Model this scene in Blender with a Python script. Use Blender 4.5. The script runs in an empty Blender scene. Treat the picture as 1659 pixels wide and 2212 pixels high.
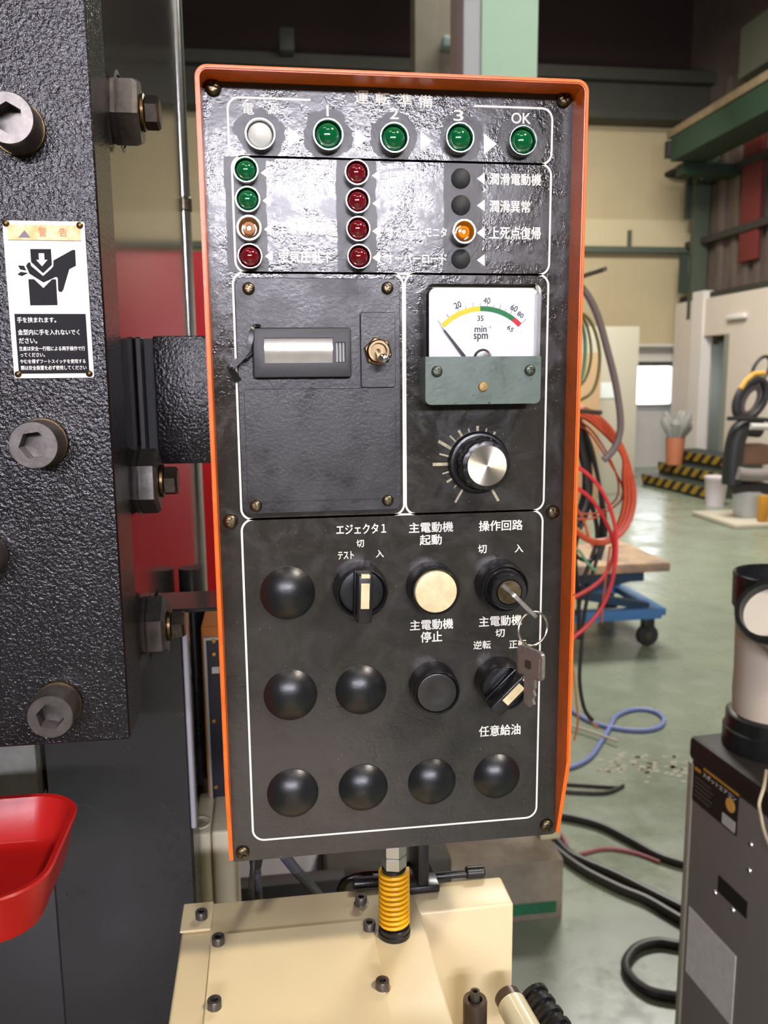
import bpy, bmesh, math, random
from mathutils import Vector, Matrix
random.seed(7)
S = bpy.context.scene
COL = S.collection
PI = math.pi

# ------------------------------------------------------------------ camera
F = 1800.0; CX, CY = 829.5, 1106.0
CAM = Vector((0.021, -0.4517, 1.5))
YAW, PIT, ROL = 0.1389, 0.1603, -0.0093
fw = Vector((math.sin(YAW)*math.cos(PIT), math.cos(YAW)*math.cos(PIT), -math.sin(PIT)))
r0 = Vector((math.cos(YAW), -math.sin(YAW), 0)); u0 = r0.cross(fw)
rt = math.cos(ROL)*r0 + math.sin(ROL)*u0
up = -math.sin(ROL)*r0 + math.cos(ROL)*u0
cd = bpy.data.cameras.new('camera'); cam = bpy.data.objects.new('camera', cd); COL.objects.link(cam)
M = Matrix((rt, up, -fw)).transposed().to_4x4(); M.translation = CAM
cam.matrix_world = M
cd.sensor_fit = 'VERTICAL'; cd.sensor_height = 24; cd.lens = 24*F/2212
cd.clip_start = 0.01; cd.clip_end = 60
cd.dof.use_dof = True; cd.dof.focus_distance = 0.48; cd.dof.aperture_fstop = 9.5
S.camera = cam
# ------------------------------------------------------------------ view, world
S.view_settings.view_transform = 'Standard'; S.view_settings.look = 'None'
S.view_settings.exposure = 0.0; S.view_settings.gamma = 1.0
S.view_settings.use_curve_mapping = False
S.cycles.use_denoising = True
S.cycles.max_bounces = 8; S.cycles.sample_clamp_indirect = 6.0
W = bpy.data.worlds.new('world'); S.world = W; W.use_nodes = True
W.node_tree.nodes['Background'].inputs[0].default_value = (0.75, 0.85, 1.0, 1)
W.node_tree.nodes['Background'].inputs[1].default_value = 1.0

def area(name, loc, target, sx, sy, watts, col=(1, 1, 1)):
    d = bpy.data.lights.new(name, 'AREA'); d.shape = 'RECTANGLE'; d.size = sx; d.size_y = sy
    d.energy = watts; d.color = col
    o = bpy.data.objects.new(name, d); COL.objects.link(o); o.location = loc
    o.rotation_euler = (Vector(target)-Vector(loc)).to_track_quat('-Z', 'Y').to_euler()
    return o
# the hall's ceiling lamps (large overhead panels) and one added fill from the right
area('hall_or_fill_lamp', (1.5, -1.5, 3.9), (0.1, 0.1, 1.2), 0.34, 0.18, 88, (1.0, 0.90, 0.76))
area('hall_or_fill_lamp', (0.2, -2.6, 4.2), (0.05, 0.1, 1.2), 1.2, 0.3, 14, (1.0, 0.93, 0.84))
area('hall_or_fill_lamp', (-0.9, -1.2, 4.0), (0.0, 0.2, 1.2), 1.2, 0.3, 9, (1.0, 0.95, 0.88))
area('hall_or_fill_lamp', (3.0, 6.0, 5.6), (3.0, 6.6, 0), 2.5, 1.2, 600, (1.0, 0.97, 0.9))
area('hall_or_fill_lamp', (3.4, 8.8, 4.6), (3.0, 11.4, 2.0), 2.5, 0.5, 60, (1.0, 0.95, 0.85))
area('hall_or_fill_lamp', (4.2, -0.6, 4.2), (0.5, 1.6, 0.4), 1.2, 0.3, 28, (1.0, 0.95, 0.86))  # added fill that brightens the board, plinth and floor behind the panel
area('hall_or_fill_lamp', (-1.5, 4.0, 5.6), (-1.0, 4.5, 0), 2.5, 1.0, 60, (1.0, 0.97, 0.9))

# ------------------------------------------------------------------ pixel rays
def ray(px, py):
    return rt*((px-CX)/F) - up*((py-CY)/F) + fw
def U(px, py, Y=0.0):
    d = ray(px, py); return CAM + d*((Y-CAM.y)/d.y)
def UZ(px, py, Z=0.0):
    d = ray(px, py); return CAM + d*((Z-CAM.z)/d.z)
def UX(px, py, X):
    d = ray(px, py); return CAM + d*((X-CAM.x)/d.x)
def sc(Y):                      # metres per pixel near the plane y=Y
    return (Y-CAM.y)/F

# ------------------------------------------------------------------ materials
def lin(c):
    return tuple((x/255/12.92 if x/255 <= 0.04045 else ((x/255+0.055)/1.055)**2.4) for x in c)
MATS = {}
def mat(name, rgb, rough=0.5, metal=0.0, bump=0.0, bscale=200, var=0.0, vscale=12, var2=None, coat=0.0,
        emit=None, estr=0.0, trans=0.0, rvar=0.0, rvs=30, speck=None, spscale=300, spth=0.72, spec=0.5, grit=0.0):
    if name in MATS: return MATS[name]
    m = bpy.data.materials.new(name); m.use_nodes = True; MATS[name] = m
    nt = m.node_tree; N = nt.nodes; L = nt.links; b = N['Principled BSDF']
    c = lin(rgb)+(1,)
    b.inputs['Base Color'].default_value = c; b.inputs['Roughness'].default_value = rough
    b.inputs['Metallic'].default_value = metal; b.inputs['Coat Weight'].default_value = coat
    b.inputs['Specular IOR Level'].default_value = spec
    if coat: b.inputs['Coat Roughness'].default_value = 0.08
    if trans: b.inputs['Transmission Weight'].default_value = trans
    if emit: b.inputs['Emission Color'].default_value = lin(emit)+(1,); b.inputs['Emission Strength'].default_value = estr
    tc = N.new('ShaderNodeTexCoord')
    def noise(scale, detail=4, ro=0.6):
        n = N.new('ShaderNodeTexNoise'); n.inputs['Scale'].default_value = scale
        n.inputs['Detail'].default_value = detail; n.inputs['Roughness'].default_value = ro
        L.new(tc.outputs['Object'], n.inputs['Vector']); return n
    cur = None
    if var > 0:
        n = noise(vscale, 5, 0.65); r = N.new('ShaderNodeValToRGB')
        r.color_ramp.elements[0].position = 0.35; r.color_ramp.elements[1].position = 0.68
        a = var2 and lin(var2) or tuple(x*(1-var) for x in c[:3])
        r.color_ramp.elements[0].color = tuple(a)+(1,); r.color_ramp.elements[1].color = c
        L.new(n.outputs['Fac'], r.inputs['Fac']); cur = r.outputs['Color']
    if speck:
        n = noise(spscale, 3, 0.7); r = N.new('ShaderNodeValToRGB')
        r.color_ramp.elements[0].position = spth; r.color_ramp.elements[1].position = spth+0.04
        L.new(n.outputs['Fac'], r.inputs['Fac'])
        mx = N.new('ShaderNodeMix'); mx.data_type = 'RGBA'
        L.new(r.outputs['Color'], mx.inputs['Factor'])
        if cur: L.new(cur, mx.inputs['A'])
        else: mx.inputs['A'].default_value = c
        mx.inputs['B'].default_value = lin(speck)+(1,); cur = mx.outputs['Result']
    if cur: L.new(cur, b.inputs['Base Color'])
    if rvar:
        n = noise(rvs, 6, 0.7); mr = N.new('ShaderNodeMapRange')
        mr.inputs['From Min'].default_value = 0.35; mr.inputs['From Max'].default_value = 0.65
        mr.inputs['To Min'].default_value = max(0.02, rough-rvar); mr.inputs['To Max'].default_value = min(1, rough+rvar)
        L.new(n.outputs['Fac'], mr.inputs['Value']); L.new(mr.outputs['Result'], b.inputs['Roughness'])
    if bump:
        n = noise(bscale, 3, 0.55); bp = N.new('ShaderNodeBump')
        bp.inputs['Strength'].default_value = 1.0; bp.inputs['Distance'].default_value = bump
        L.new(n.outputs['Fac'], bp.inputs['Height']); last = bp
        if grit:
            n2 = noise(bscale*6, 2, 0.6); b2 = N.new('ShaderNodeBump'); b2.inputs['Distance'].default_value = grit
            L.new(n2.outputs['Fac'], b2.inputs['Height']); L.new(bp.outputs['Normal'], b2.inputs['Normal']); last = b2
        L.new(last.outputs['Normal'], b.inputs['Normal'])
    return m

def plate_material():
    m = bpy.data.materials.new('greasy_black_panel_paint'); m.use_nodes = True
    nt = m.node_tree; N = nt.nodes; L = nt.links; b = N['Principled BSDF']
    tc = N.new('ShaderNodeTexCoord')
    def noise(scale, detail=4, ro=0.6, dist=0.0, sx=1, sz=1):
        mp = N.new('ShaderNodeMapping'); mp.inputs['Scale'].default_value = (sx, 1, sz)
        L.new(tc.outputs['Object'], mp.inputs['Vector'])
        n = N.new('ShaderNodeTexNoise'); n.inputs['Scale'].default_value = scale
        n.inputs['Detail'].default_value = detail; n.inputs['Roughness'].default_value = ro; n.inputs['Distortion'].default_value = dist
        L.new(mp.outputs['Vector'], n.inputs['Vector']); return n
    def ramp(src, p0, p1, c0, c1):
        r = N.new('ShaderNodeValToRGB'); e = r.color_ramp.elements
        e[0].position = p0; e[1].position = p1; e[0].color = c0; e[1].color = c1
        L.new(src, r.inputs['Fac']); return r.outputs['Color']
    grime = noise(38, 9, 0.78, 0.8)                  # greasy smear patches
    fine = noise(420, 3, 0.7)                        # stuck grit
    spk = noise(900, 1, 0.5)
    base = ramp(grime.outputs['Fac'], 0.38, 0.62, lin((54, 52, 49))+(1,), lin((45, 43, 39))+(1,))
    sp = ramp(spk.outputs['Fac'], 0.76, 0.80, (0, 0, 0, 1), (1, 1, 1, 1))
    mx = N.new('ShaderNodeMix'); mx.data_type = 'RGBA'
    L.new(sp, mx.inputs['Factor']); L.new(base, mx.inputs['A']); mx.inputs['B'].default_value = lin((150, 145, 135))+(1,)
    L.new(mx.outputs['Result'], b.inputs['Base Color'])
    ro = N.new('ShaderNodeMapRange'); L.new(grime.outputs['Fac'], ro.inputs['Value'])
    ro.inputs['From Min'].default_value = 0.44; ro.inputs['From Max'].default_value = 0.56
    ro.inputs['To Min'].default_value = 0.27; ro.inputs['To Max'].default_value = 0.10
    # wiped-clean strips beside the lamp columns
    sx = N.new('ShaderNodeSeparateXYZ'); L.new(tc.outputs['Object'], sx.inputs[0]); acc = None
    def math_(op, a, b_=None):
        n = N.new('ShaderNodeMath'); n.operation = op
        for i, v in enumerate((a, b_)):
            if v is None: continue
            if isinstance(v, float): n.inputs[i].default_value = v
            else: L.new(v, n.inputs[i])
        return n.outputs[0]
    wob = noise(90, 3, 0.6)
    for xc in (U(532, 460).x, U(770, 460).x, U(1000, 460).x):
        d_ = math_('ABSOLUTE', math_('SUBTRACT', sx.outputs[0], float(xc)))
        d_ = math_('ADD', d_, math_('MULTIPLY', math_('SUBTRACT', wob.outputs['Fac'], 0.5), 0.003))
        m1 = math_('LESS_THAN', d_, 0.0105); acc = m1 if acc is None else math_('MAXIMUM', acc, m1)
    zt_ = math_('MULTIPLY', math_('GREATER_THAN', sx.outputs[2], float(U(800, 590).z)), math_('LESS_THAN', sx.outputs[2], float(U(800, 346).z)))
    clean = math_('MULTIPLY', acc, zt_)
    for lx, ly in ((562, 289), (709, 290), (852, 297), (994, 297), (1130, 303)):
        q_ = U(lx, ly); dx_ = math_('SUBTRACT', sx.outputs[0], float(q_.x)); dz_ = math_('SUBTRACT', sx.outputs[2], float(q_.z))
        dd = math_('SQRT', math_('ADD', math_('MULTIPLY', dx_, dx_), math_('MULTIPLY', dz_, dz_)))
        dd = math_('ADD', dd, math_('MULTIPLY', math_('SUBTRACT', wob.outputs['Fac'], 0.5), 0.012))
        clean = math_('MAXIMUM', clean, math_('LESS_THAN', dd, 0.0125))
    mr_ = N.new('ShaderNodeMix'); mr_.data_type = 'FLOAT'; L.new(clean, mr_.inputs['Factor']); L.new(ro.outputs['Result'], mr_.inputs['A']); mr_.inputs['B'].default_value = 0.38
    L.new(mr_.outputs['Result'], b.inputs['Roughness'])
    b1 = N.new('ShaderNodeBump'); b1.inputs['Distance'].default_value = 0.00022; L.new(fine.outputs['Fac'], b1.inputs['Height'])
    # height of the grime lets grit show only inside the smears
    mm = N.new('ShaderNodeMapRange'); L.new(grime.outputs['Fac'], mm.inputs['Value'])
    mm.inputs['From Min'].default_value = 0.46; mm.inputs['From Max'].default_value = 0.56
    mm.inputs['To Min'].default_value = 0.03; mm.inputs['To Max'].default_value = 0.9
    L.new(mm.outputs['Result'], b1.inputs['Strength'])
    b2 = N.new('ShaderNodeBump'); b2.inputs['Distance'].default_value = 0.0006; b2.inputs['Strength'].default_value = 0.35
    g2 = noise(95, 4, 0.6); L.new(g2.outputs['Fac'], b2.inputs['Height']); L.new(b1.outputs['Normal'], b2.inputs['Normal'])
    L.new(b2.outputs['Normal'], b.inputs['Normal'])
    return m

def stripes_material(name, c1, c2, period, direction=(1, 0, 1), rough=0.6):
    m = bpy.data.materials.new(name); m.use_nodes = True
    nt = m.node_tree; N = nt.nodes; L = nt.links; b = N['Principled BSDF']; b.inputs['Roughness'].default_value = rough
    tc = N.new('ShaderNodeTexCoord'); dp = N.new('ShaderNodeVectorMath'); dp.operation = 'DOT_PRODUCT'
    dp.inputs[1].default_value = direction; L.new(tc.outputs['Object'], dp.inputs[0])
    mo = N.new('ShaderNodeMath'); mo.operation = 'PINGPONG'; mo.inputs[1].default_value = period
    L.new(dp.outputs['Value'], mo.inputs[0])
    gt = N.new('ShaderNodeMath'); gt.operation = 'GREATER_THAN'; gt.inputs[1].default_value = period*0.5
    L.new(mo.outputs[0], gt.inputs[0])
    mx = N.new('ShaderNodeMix'); mx.data_type = 'RGBA'; L.new(gt.outputs[0], mx.inputs['Factor'])
    mx.inputs['A'].default_value = lin(c1)+(1,); mx.inputs['B'].default_value = lin(c2)+(1,)
    L.new(mx.outputs['Result'], b.inputs['Base Color']); return m

# ------------------------------------------------------------------ mesh builder
class MB:
    def __init__(s): s.bm = bmesh.new()
    def _add(s, verts, faces):
        vs = [s.bm.verts.new(v) for v in verts]
        for f in faces:
            try: s.bm.faces.new([vs[i] for i in f])
            except ValueError: pass
        return s
    def box(s, x0, x1, y0, y1, z0, z1, bev=0.0, seg=2, mtx=None):
        t = bmesh.new(); bmesh.ops.create_cube(t, size=1)
        for v in t.verts:
            v.co = Vector(((x0+x1)/2+v.co.x*(x1-x0), (y0+y1)/2+v.co.y*(y1-y0), (z0+z1)/2+v.co.z*(z1-z0)))
        if bev > 0: bmesh.ops.bevel(t, geom=t.edges[:], offset=bev, segments=seg, affect='EDGES', profile=0.5)
        if mtx: bmesh.ops.transform(t, matrix=mtx, verts=t.verts[:])
        s.merge(t); return s
    def merge(s, t):
        idx = {}
        for v in t.verts: idx[v] = s.bm.verts.new(v.co)
        for f in t.faces:
            try: s.bm.faces.new([idx[v] for v in f.verts])
            except ValueError: pass
        t.free()
    def lathe(s, prof, org, axis=(0, -1, 0), n=40, closed=False, flute=None):
        a = Vector(axis).normalized()
        e1 = a.orthogonal().normalized(); e2 = a.cross(e1)
        org = Vector(org); rings = []
        for r, h in prof:
            if r < 1e-7: rings.append([s.bm.verts.new(org+a*h)])
            else:
                rg = []
                for k in range(n):
                    t = 2*PI*k/n; rr = r*(flute(t) if flute else 1)
                    rg.append(s.bm.verts.new(org+a*h+(e1*math.cos(t)+e2*math.sin(t))*rr))
                rings.append(rg)
        for A, B in zip(rings, rings[1:]):
            for k in range(n):
                k2 = (k+1) % n
                if len(A) == 1 and len(B) == 1: continue
                if len(A) == 1: s.bm.faces.new([A[0], B[k], B[k2]])
                elif len(B) == 1: s.bm.faces.new([A[k], A[k2], B[0]])
                else: s.bm.faces.new([A[k], A[k2], B[k2], B[k]])
        return s
    def prism(s, pts, y0, y1):           # outline in x,z extruded along y
        n = len(pts)
        a = [s.bm.verts.new((p[0], y0, p[1])) for p in pts]; b = [s.bm.verts.new((p[0], y1, p[1])) for p in pts]
        s.bm.faces.new(a); s.bm.faces.new(b[::-1])
        for k in range(n):
            s.bm.faces.new([a[k], a[(k+1) % n], b[(k+1) % n], b[k]])
        return s
    def prism_z(s, pts, z0, z1):
        n = len(pts)
        a = [s.bm.verts.new((p[0], p[1], z0)) for p in pts]; b = [s.bm.verts.new((p[0], p[1], z1)) for p in pts]
        s.bm.faces.new(a); s.bm.faces.new(b[::-1])
        for k in range(n):
            s.bm.faces.new([a[k], a[(k+1) % n], b[(k+1) % n], b[k]])
        return s
    def poly(s, pts):
        s.bm.faces.new([s.bm.verts.new(p) for p in pts]); return s
    def tube(s, pts, r, n=10, closed=False, cap=True):
        pts = [Vector(p) for p in pts]; m = len(pts)
        if not callable(r): rr = lambda i: r
        else: rr = r
        prev = None; rings = []
        for i, p in enumerate(pts):
            if closed: d = pts[(i+1) % m]-pts[i-1]
            else: d = pts[min(i+1, m-1)]-pts[max(i-1, 0)]
            d.normalize()
            if prev is None: e1 = d.orthogonal().normalized()
            else:
                e1 = prev-d*prev.dot(d)
                e1 = e1.normalized() if e1.length > 1e-6 else d.orthogonal().normalized()
            prev = e1; e2 = d.cross(e1)
            rings.append([s.bm.verts.new(p+(e1*math.cos(2*PI*k/n)+e2*math.sin(2*PI*k/n))*rr(i)) for k in range(n)])
        for i in range(m if closed else m-1):
            A, B = rings[i], rings[(i+1) % m]
            for k in range(n): s.bm.faces.new([A[k], A[(k+1) % n], B[(k+1) % n], B[k]])
        if not closed and cap: s.bm.faces.new(rings[0]); s.bm.faces.new(rings[-1][::-1])
        return s
    def cyl(s, p0, p1, r0, r1=None, n=24, bev=0.0):
        p0, p1 = Vector(p0), Vector(p1); d = p1-p0; h = d.length; r1 = r0 if r1 is None else r1
        b = bev
        prof = [(0, 0), (r0-b, 0), (r0, b), (r1, h-b), (r1-b, h), (0, h)] if b else [(0, 0), (r0, 0), (r1, h), (0, h)]
        return s.lathe(prof, p0, d, n)
    def stroke(s, pts, w, closed=False, y=None):   # flat line print in plane y
        P = [Vector((p[0], p[1])) for p in pts]; n = len(P); out = []
        for i in range(n):
            a = P[i-1] if (closed or i > 0) else P[i]; c = P[(i+1) % n] if (closed or i < n-1) else P[i]
            d = (c-a)
            if d.length < 1e-9: d = Vector((1, 0))
            d.normalize(); nn = Vector((-d.y, d.x))*w/2
            out.append((s.bm.verts.new((P[i].x+nn.x, y, P[i].y+nn.y)), s.bm.verts.new((P[i].x-nn.x, y, P[i].y-nn.y))))
        for i in range(n if closed else n-1):
            A, B = out[i], out[(i+1) % n]; s.bm.faces.new([A[0], A[1], B[1], B[0]])
        return s
    def build(s, name, m, parent=None, smooth=True, ang=35, shift=None, normals=True):
        if normals: bmesh.ops.recalc_face_normals(s.bm, faces=s.bm.faces[:])
        me = bpy.data.meshes.new(name); s.bm.to_mesh(me); s.bm.free()
        if smooth:
            me.shade_smooth(); me.set_sharp_from_angle(angle=math.radians(ang))
        me.materials.append(m)
        return link(name, me, parent)
def link(name, me, parent=None):
    o = bpy.data.objects.new(name, me); COL.objects.link(o)
    if parent is not None:
        o.parent = parent
        o.matrix_parent_inverse = parent.matrix_basis.inverted()
    return o
def thing(name, label, cat, loc=(0, 0, 0), group=None):
    o = bpy.data.objects.new(name, None); COL.objects.link(o); o.location = loc; o.empty_display_size = 0.02
    return tag(o, label, cat, group)
def tag(o, label, cat, group=None, kind=None):
    o['label'] = label; o['category'] = cat
    if group: o['group'] = group
    if kind: o['kind'] = kind
    return o
def struct(o): o['kind'] = 'structure'; return o
def plabel(o, t): o['label'] = t; return o

def rrect(x0, x1, z0, z1, r, n=7, corners=(1, 1, 1, 1)):   # TL,TR,BR,BL rounded outline (clockwise from TL)
    pts = []
    for (cx, cz, a0, on, px_, pz_) in ((x0+r, z1-r, PI, corners[0], x0, z1), (x1-r, z1-r, PI/2, corners[1], x1, z1),
                                       (x1-r, z0+r, 0, corners[2], x1, z0), (x0+r, z0+r, -PI/2, corners[3], x0, z0)):
        if not on: pts.append((px_, pz_)); continue
        for k in range(n+1):
            a = a0-(PI/2)*k/n; pts.append((cx+r*math.cos(a), cz+r*math.sin(a)))
    return pts
def smooth_path(P, n=8, closed=False):
    P = [Vector(p) for p in P]; out = []; m = len(P)
    for i in range(m if closed else m-1):
        if closed: a, b, c, d = P[i-1], P[i], P[(i+1) % m], P[(i+2) % m]
        else: a, b, c, d = P[max(i-1, 0)], P[i], P[i+1], P[min(i+2, m-1)]
        for k in range(n):
            t = k/n
            out.append(0.5*((2*b)+(c-a)*t+(2*a-5*b+4*c-d)*t*t+(3*b-a-3*c+d)*t**3))
    if not closed: out.append(P[-1])
    return out
def boolean(me_a, me_b):
    a = bpy.data.objects.new('a', me_a); b = bpy.data.objects.new('b', me_b); COL.objects.link(a); COL.objects.link(b)
    md = a.modifiers.new('x', 'BOOLEAN'); md.operation = 'DIFFERENCE'; md.object = b; md.solver = 'EXACT'
    bpy.context.view_layer.update()
    me = bpy.data.meshes.new_from_object(a.evaluated_get(bpy.context.evaluated_depsgraph_get()))
    me.materials.clear()
    bpy.data.objects.remove(a); bpy.data.objects.remove(b)
    return me
def raw(mb, ang=35):
    bmesh.ops.recalc_face_normals(mb.bm, faces=mb.bm.faces[:])
    me = bpy.data.meshes.new('m'); mb.bm.to_mesh(me); mb.bm.free(); return me
def finish(me, m, ang=35):
    me.shade_smooth(); me.set_sharp_from_angle(angle=math.radians(ang)); me.materials.append(m); return me
def put(me, name, loc, parent=None, rot=None, scale=None):
    o = link(name, me, parent)
    o.matrix_basis = Matrix.Translation(Vector(loc)) @ (rot.to_4x4() if rot else Matrix.Identity(4)) @ (Matrix.Diagonal(Vector(scale).to_4d()) if scale else Matrix.Identity(4))
    return o

def text_mesh(body, bold=0.0):
    c = bpy.data.curves.new('lettering', 'FONT'); c.body = body; c.size = 1; c.offset = bold; c.resolution_u = 3
    o = bpy.data.objects.new('t', c); COL.objects.link(o); bpy.context.view_layer.update()
    me = bpy.data.meshes.new_from_object(o.evaluated_get(bpy.context.evaluated_depsgraph_get()))
    bpy.data.objects.remove(o); bpy.data.curves.remove(c); return me
def text_at(body, cen, w, h, m, parent, ex=(1, 0, 0), ey=(0, 0, 1), bold=0.015, name='lettering'):
    me = text_mesh(body, 0.0)
    if not len(me.vertices): return None
    xs = [v.co.x for v in me.vertices]; ys = [v.co.y for v in me.vertices]
    bx, by = (min(xs)+max(xs))/2, (min(ys)+max(ys))/2
    sx = w/(max(xs)-min(xs)) if w else None; sy = h/(max(ys)-min(ys)) if h else None
    sx = sx or sy; sy = sy or sx
    ex, ey, cen = Vector(ex), Vector(ey), Vector(cen)
    nrm = ex.cross(ey)
    V = [((v.co.x-bx)*sx, (v.co.y-by)*sy) for v in me.vertices]; Fc = [tuple(p.vertices) for p in me.polygons]
    bpy.data.meshes.remove(me); me = bpy.data.meshes.new(name); n_ = len(V); hh_ = max(abs(v[1]) for v in V)*2
    b_ = bold*sy; sh = ((0, 0), (b_, 0), (-b_, 0), (0, b_*0.8), (0, -b_*0.8)) if bold > 0 else ((0, 0),)
    me.from_pydata([cen+ex*(x+dx)+ey*(y+dy)+nrm*(0.000004*k) for k, (dx, dy) in enumerate(sh) for x, y in V], [],
                   [tuple(i+k*n_ for i in f) for k in range(len(sh)) for f in Fc])
    me.materials.append(m)
    return link(name, me, parent)
def text_px(body, x1, x2, y1, y2, Y, m, parent, bold=0.015):
    xm, ym = (x1+x2)/2, (y1+y2)/2
    w = U(x2, ym, Y).x-U(x1, ym, Y).x; h = U(xm, y1, Y).z-U(xm, y2, Y).z
    return text_at(body, U(xm, ym, Y), w, h, m, parent, bold=bold)

# ------------------------------------------------------------------ palette
m_plate = plate_material()
m_orange = mat('orange_enamel', (240, 112, 34), 0.32, bump=0.0001, bscale=300, var=0.25, vscale=60, speck=(70, 40, 30), spscale=260, spth=0.70)
m_white = mat('cream_print', (242, 238, 224), 0.5, var=0.12, vscale=90)
m_black = mat('black_plastic', (26, 26, 27), 0.3, bump=0.00005, bscale=500, rvar=0.08)
m_satin = mat('satin_black_cap', (20, 21, 23), 0.33, bump=0.00006, bscale=900, speck=(110, 108, 100), spscale=500, spth=0.78)
m_gap = mat('dark_gasket_and_gap', (22, 21, 22), 0.6)
m_chrome = mat('chrome_bezel', (225, 225, 225), 0.16, 1.0)
m_steel = mat('dull_steel', (120, 112, 98), 0.34, 1.0, bump=0.00008, bscale=500, var=0.5, vscale=200)
m_screw = mat('greasy_screw', (118, 106, 84), 0.36, 1.0, var=0.6, vscale=220, bump=0.0001, bscale=600)
m_green = mat('green_lens', (0, 84, 42), 0.10, coat=0.6)
m_red = mat('dark_red_lens', (96, 8, 18), 0.10, coat=0.6)
m_amber = mat('amber_lens', (205, 120, 5), 0.15, coat=0.6)
m_amberd = mat('dull_amber_lens', (160, 105, 60), 0.25, coat=0.4)
m_milk = mat('milky_lens', (205, 205, 198), 0.25, coat=0.5)
m_cream = mat('cream_plastic', (232, 216, 172), 0.42, var=0.22, vscale=70, var2=(196, 178, 140))
m_wrinkle = mat('black_wrinkle_paint', (25, 24, 26), 0.14, bump=0.00075, bscale=470, speck=(120, 118, 112), spscale=700, spth=0.79)
m_press = mat('smooth_black_paint', (34, 31, 31), 0.24, bump=0.00004, bscale=60, rvar=0.05, rvs=12)
m_pressg = mat('glossy_grey_black_paint', (44, 42, 42), 0.14, bump=0.00002, bscale=30)
m_beige = mat('beige_enamel', (222, 203, 162), 0.38, var=0.06, vscale=9, speck=(120, 75, 50), spscale=110, spth=0.79, bump=0.00008, bscale=60)
m_boltblk = mat('blackened_steel', (112, 106, 102), 0.36, 0.8, var=0.4, vscale=120, bump=0.0001, bscale=400)

# ================================================================== SETTING
YF = 11.5                                              # far wall
floor_m = mat('green_floor_paint', (128, 136, 116), 0.30, var=0.3, vscale=1.6, var2=(112, 120, 104), rvar=0.12, rvs=3, bump=0.0006, bscale=5,
              speck=(150, 148, 132), spscale=7, spth=0.72)
struct(MB().box(-6, 9, -6.5, 13.6, -0.2, 0).build('floor', floor_m))
struct(MB().box(-6, 9, -6.5, 13.6, 9.0, 9.2).build('ceiling', mat('dark_roof', (34, 24, 20), 0.9)))
m_wallb = mat('beige_wall', (172, 157, 124), 0.8, var=0.08, vscale=1.5)
m_dark = mat('dark_brown_cladding', (40, 26, 22), 0.9)
m_walldk = mat('dim_green_beam', (50, 50, 40), 0.7, var=0.2, vscale=3)  # colour lowered to carry the dimmer light high in the hall
# far wall: beige sheets below the crane beam, dark cladding above
zb = U(1300, 258, YF).z; zt = U(1300, 165, YF).z
xr = U(1488, 500, YF).x
w = MB(); w.box(-6, U(1374, 600, YF).x, YF, YF+0.2, 0, zb+0.3); w.box(U(1374, 600, YF).x-0.001, U(1560, 600, YF).x, YF, YF+0.2, U(1400, 745, YF).z, zb+0.3)
struct(w.build('wall_far', m_wallb))
struct(MB().box(-6, 9, YF+0.25, YF+0.4, zb-0.2, 9).build('wall_far_upper', m_dark))
t = MB(); t.box(-6, xr+0.6, YF-0.35, YF-0.02, zb, zt-0.12); t.box(-6, xr+0.6, YF-0.5, YF-0.35, zt-0.2, zt-0.05); t.box(-6, xr+0.6, YF-0.42, YF-0.1, zb-0.1, zb)
struct(t.build('trim_1', m_walldk))
# sheet joints and rail on the far wall
z1 = U(1300, 475, YF).z; z2 = U(1300, 541, YF).z
t = MB(); t.box(-6, U(1500, 475, YF).x, YF-0.06, YF, z2, z1); struct(t.build('trim_2', mat('pale_beige_band', (182, 168, 136), 0.8)))
t = MB(); t.box(-6, U(1500, 541, YF).x, YF-0.14, YF-0.06, z2-0.04, z2+0.04); t.box(U(1350, 541, YF).x, U(1356, 541, YF).x, YF-0.12, YF-0.06, z2, U(1353, 500, YF).z)
struct(t.build('trim_3', mat('dark_green_rail', (70, 78, 66), 0.6)))
# lower opening with bright window
m_wallw = mat('grey_white_wall', (196, 190, 184), 0.7, var=0.06, vscale=2)
w = MB(); w.box(U(1374, 600, YF).x-0.3, U(1560, 600, YF).x, YF+1.0, YF+1.15, 0, U(1400, 745, YF).z+0.3)
struct(w.build('wall_alcove', m_wallw))
t = MB(); t.box(U(1370, 750, YF).x, U(1490, 750, YF).x, YF-0.05, YF+0.1, U(1430, 749, YF).z, U(1430, 743, YF).z)
t.box(U(1370, 750, YF).x, U(1490, 750, YF).x, YF+0.1, YF+0.3, U(1430, 780, YF).z, U(1430, 752, YF).z)
struct(t.build('trim_4', mat('grey_white_beam', (186, 180, 170), 0.7)))
YW = YF+0.98
wn = thing('window_1', 'bright', 'window', U(1405, 832, YW)); del wn['label']; del wn['category']; struct(wn)
p = MB().box(U(1368, 832, YW).x, U(1446, 832, YW).x, YW-0.02, YW+0.005, U(1405, 871, YW).z, U(1405, 793, YW).z)
p.build('pane', mat('daylit_pane', (240, 245, 250), 0.4, emit=(246, 248, 255), estr=9.0), wn)
t = MB(); x0, x1, z0_, z1_ = U(1366, 832, YW).x, U(1448, 832, YW).x, U(1405, 873, YW).z, U(1405, 791, YW).z
for (a, b, c, d) in ((x0-0.05, x0, z0_, z1_), (x1, x1+0.05, z0_, z1_), (x0, x1, z0_-0.05, z0_), (x0, x1, z1_, z1_+0.08)): t.box(a, b, YW-0.06, YW, c, d)
t.build('window_frame', mat('grey_frame', (120, 116, 108), 0.6), wn)
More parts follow.
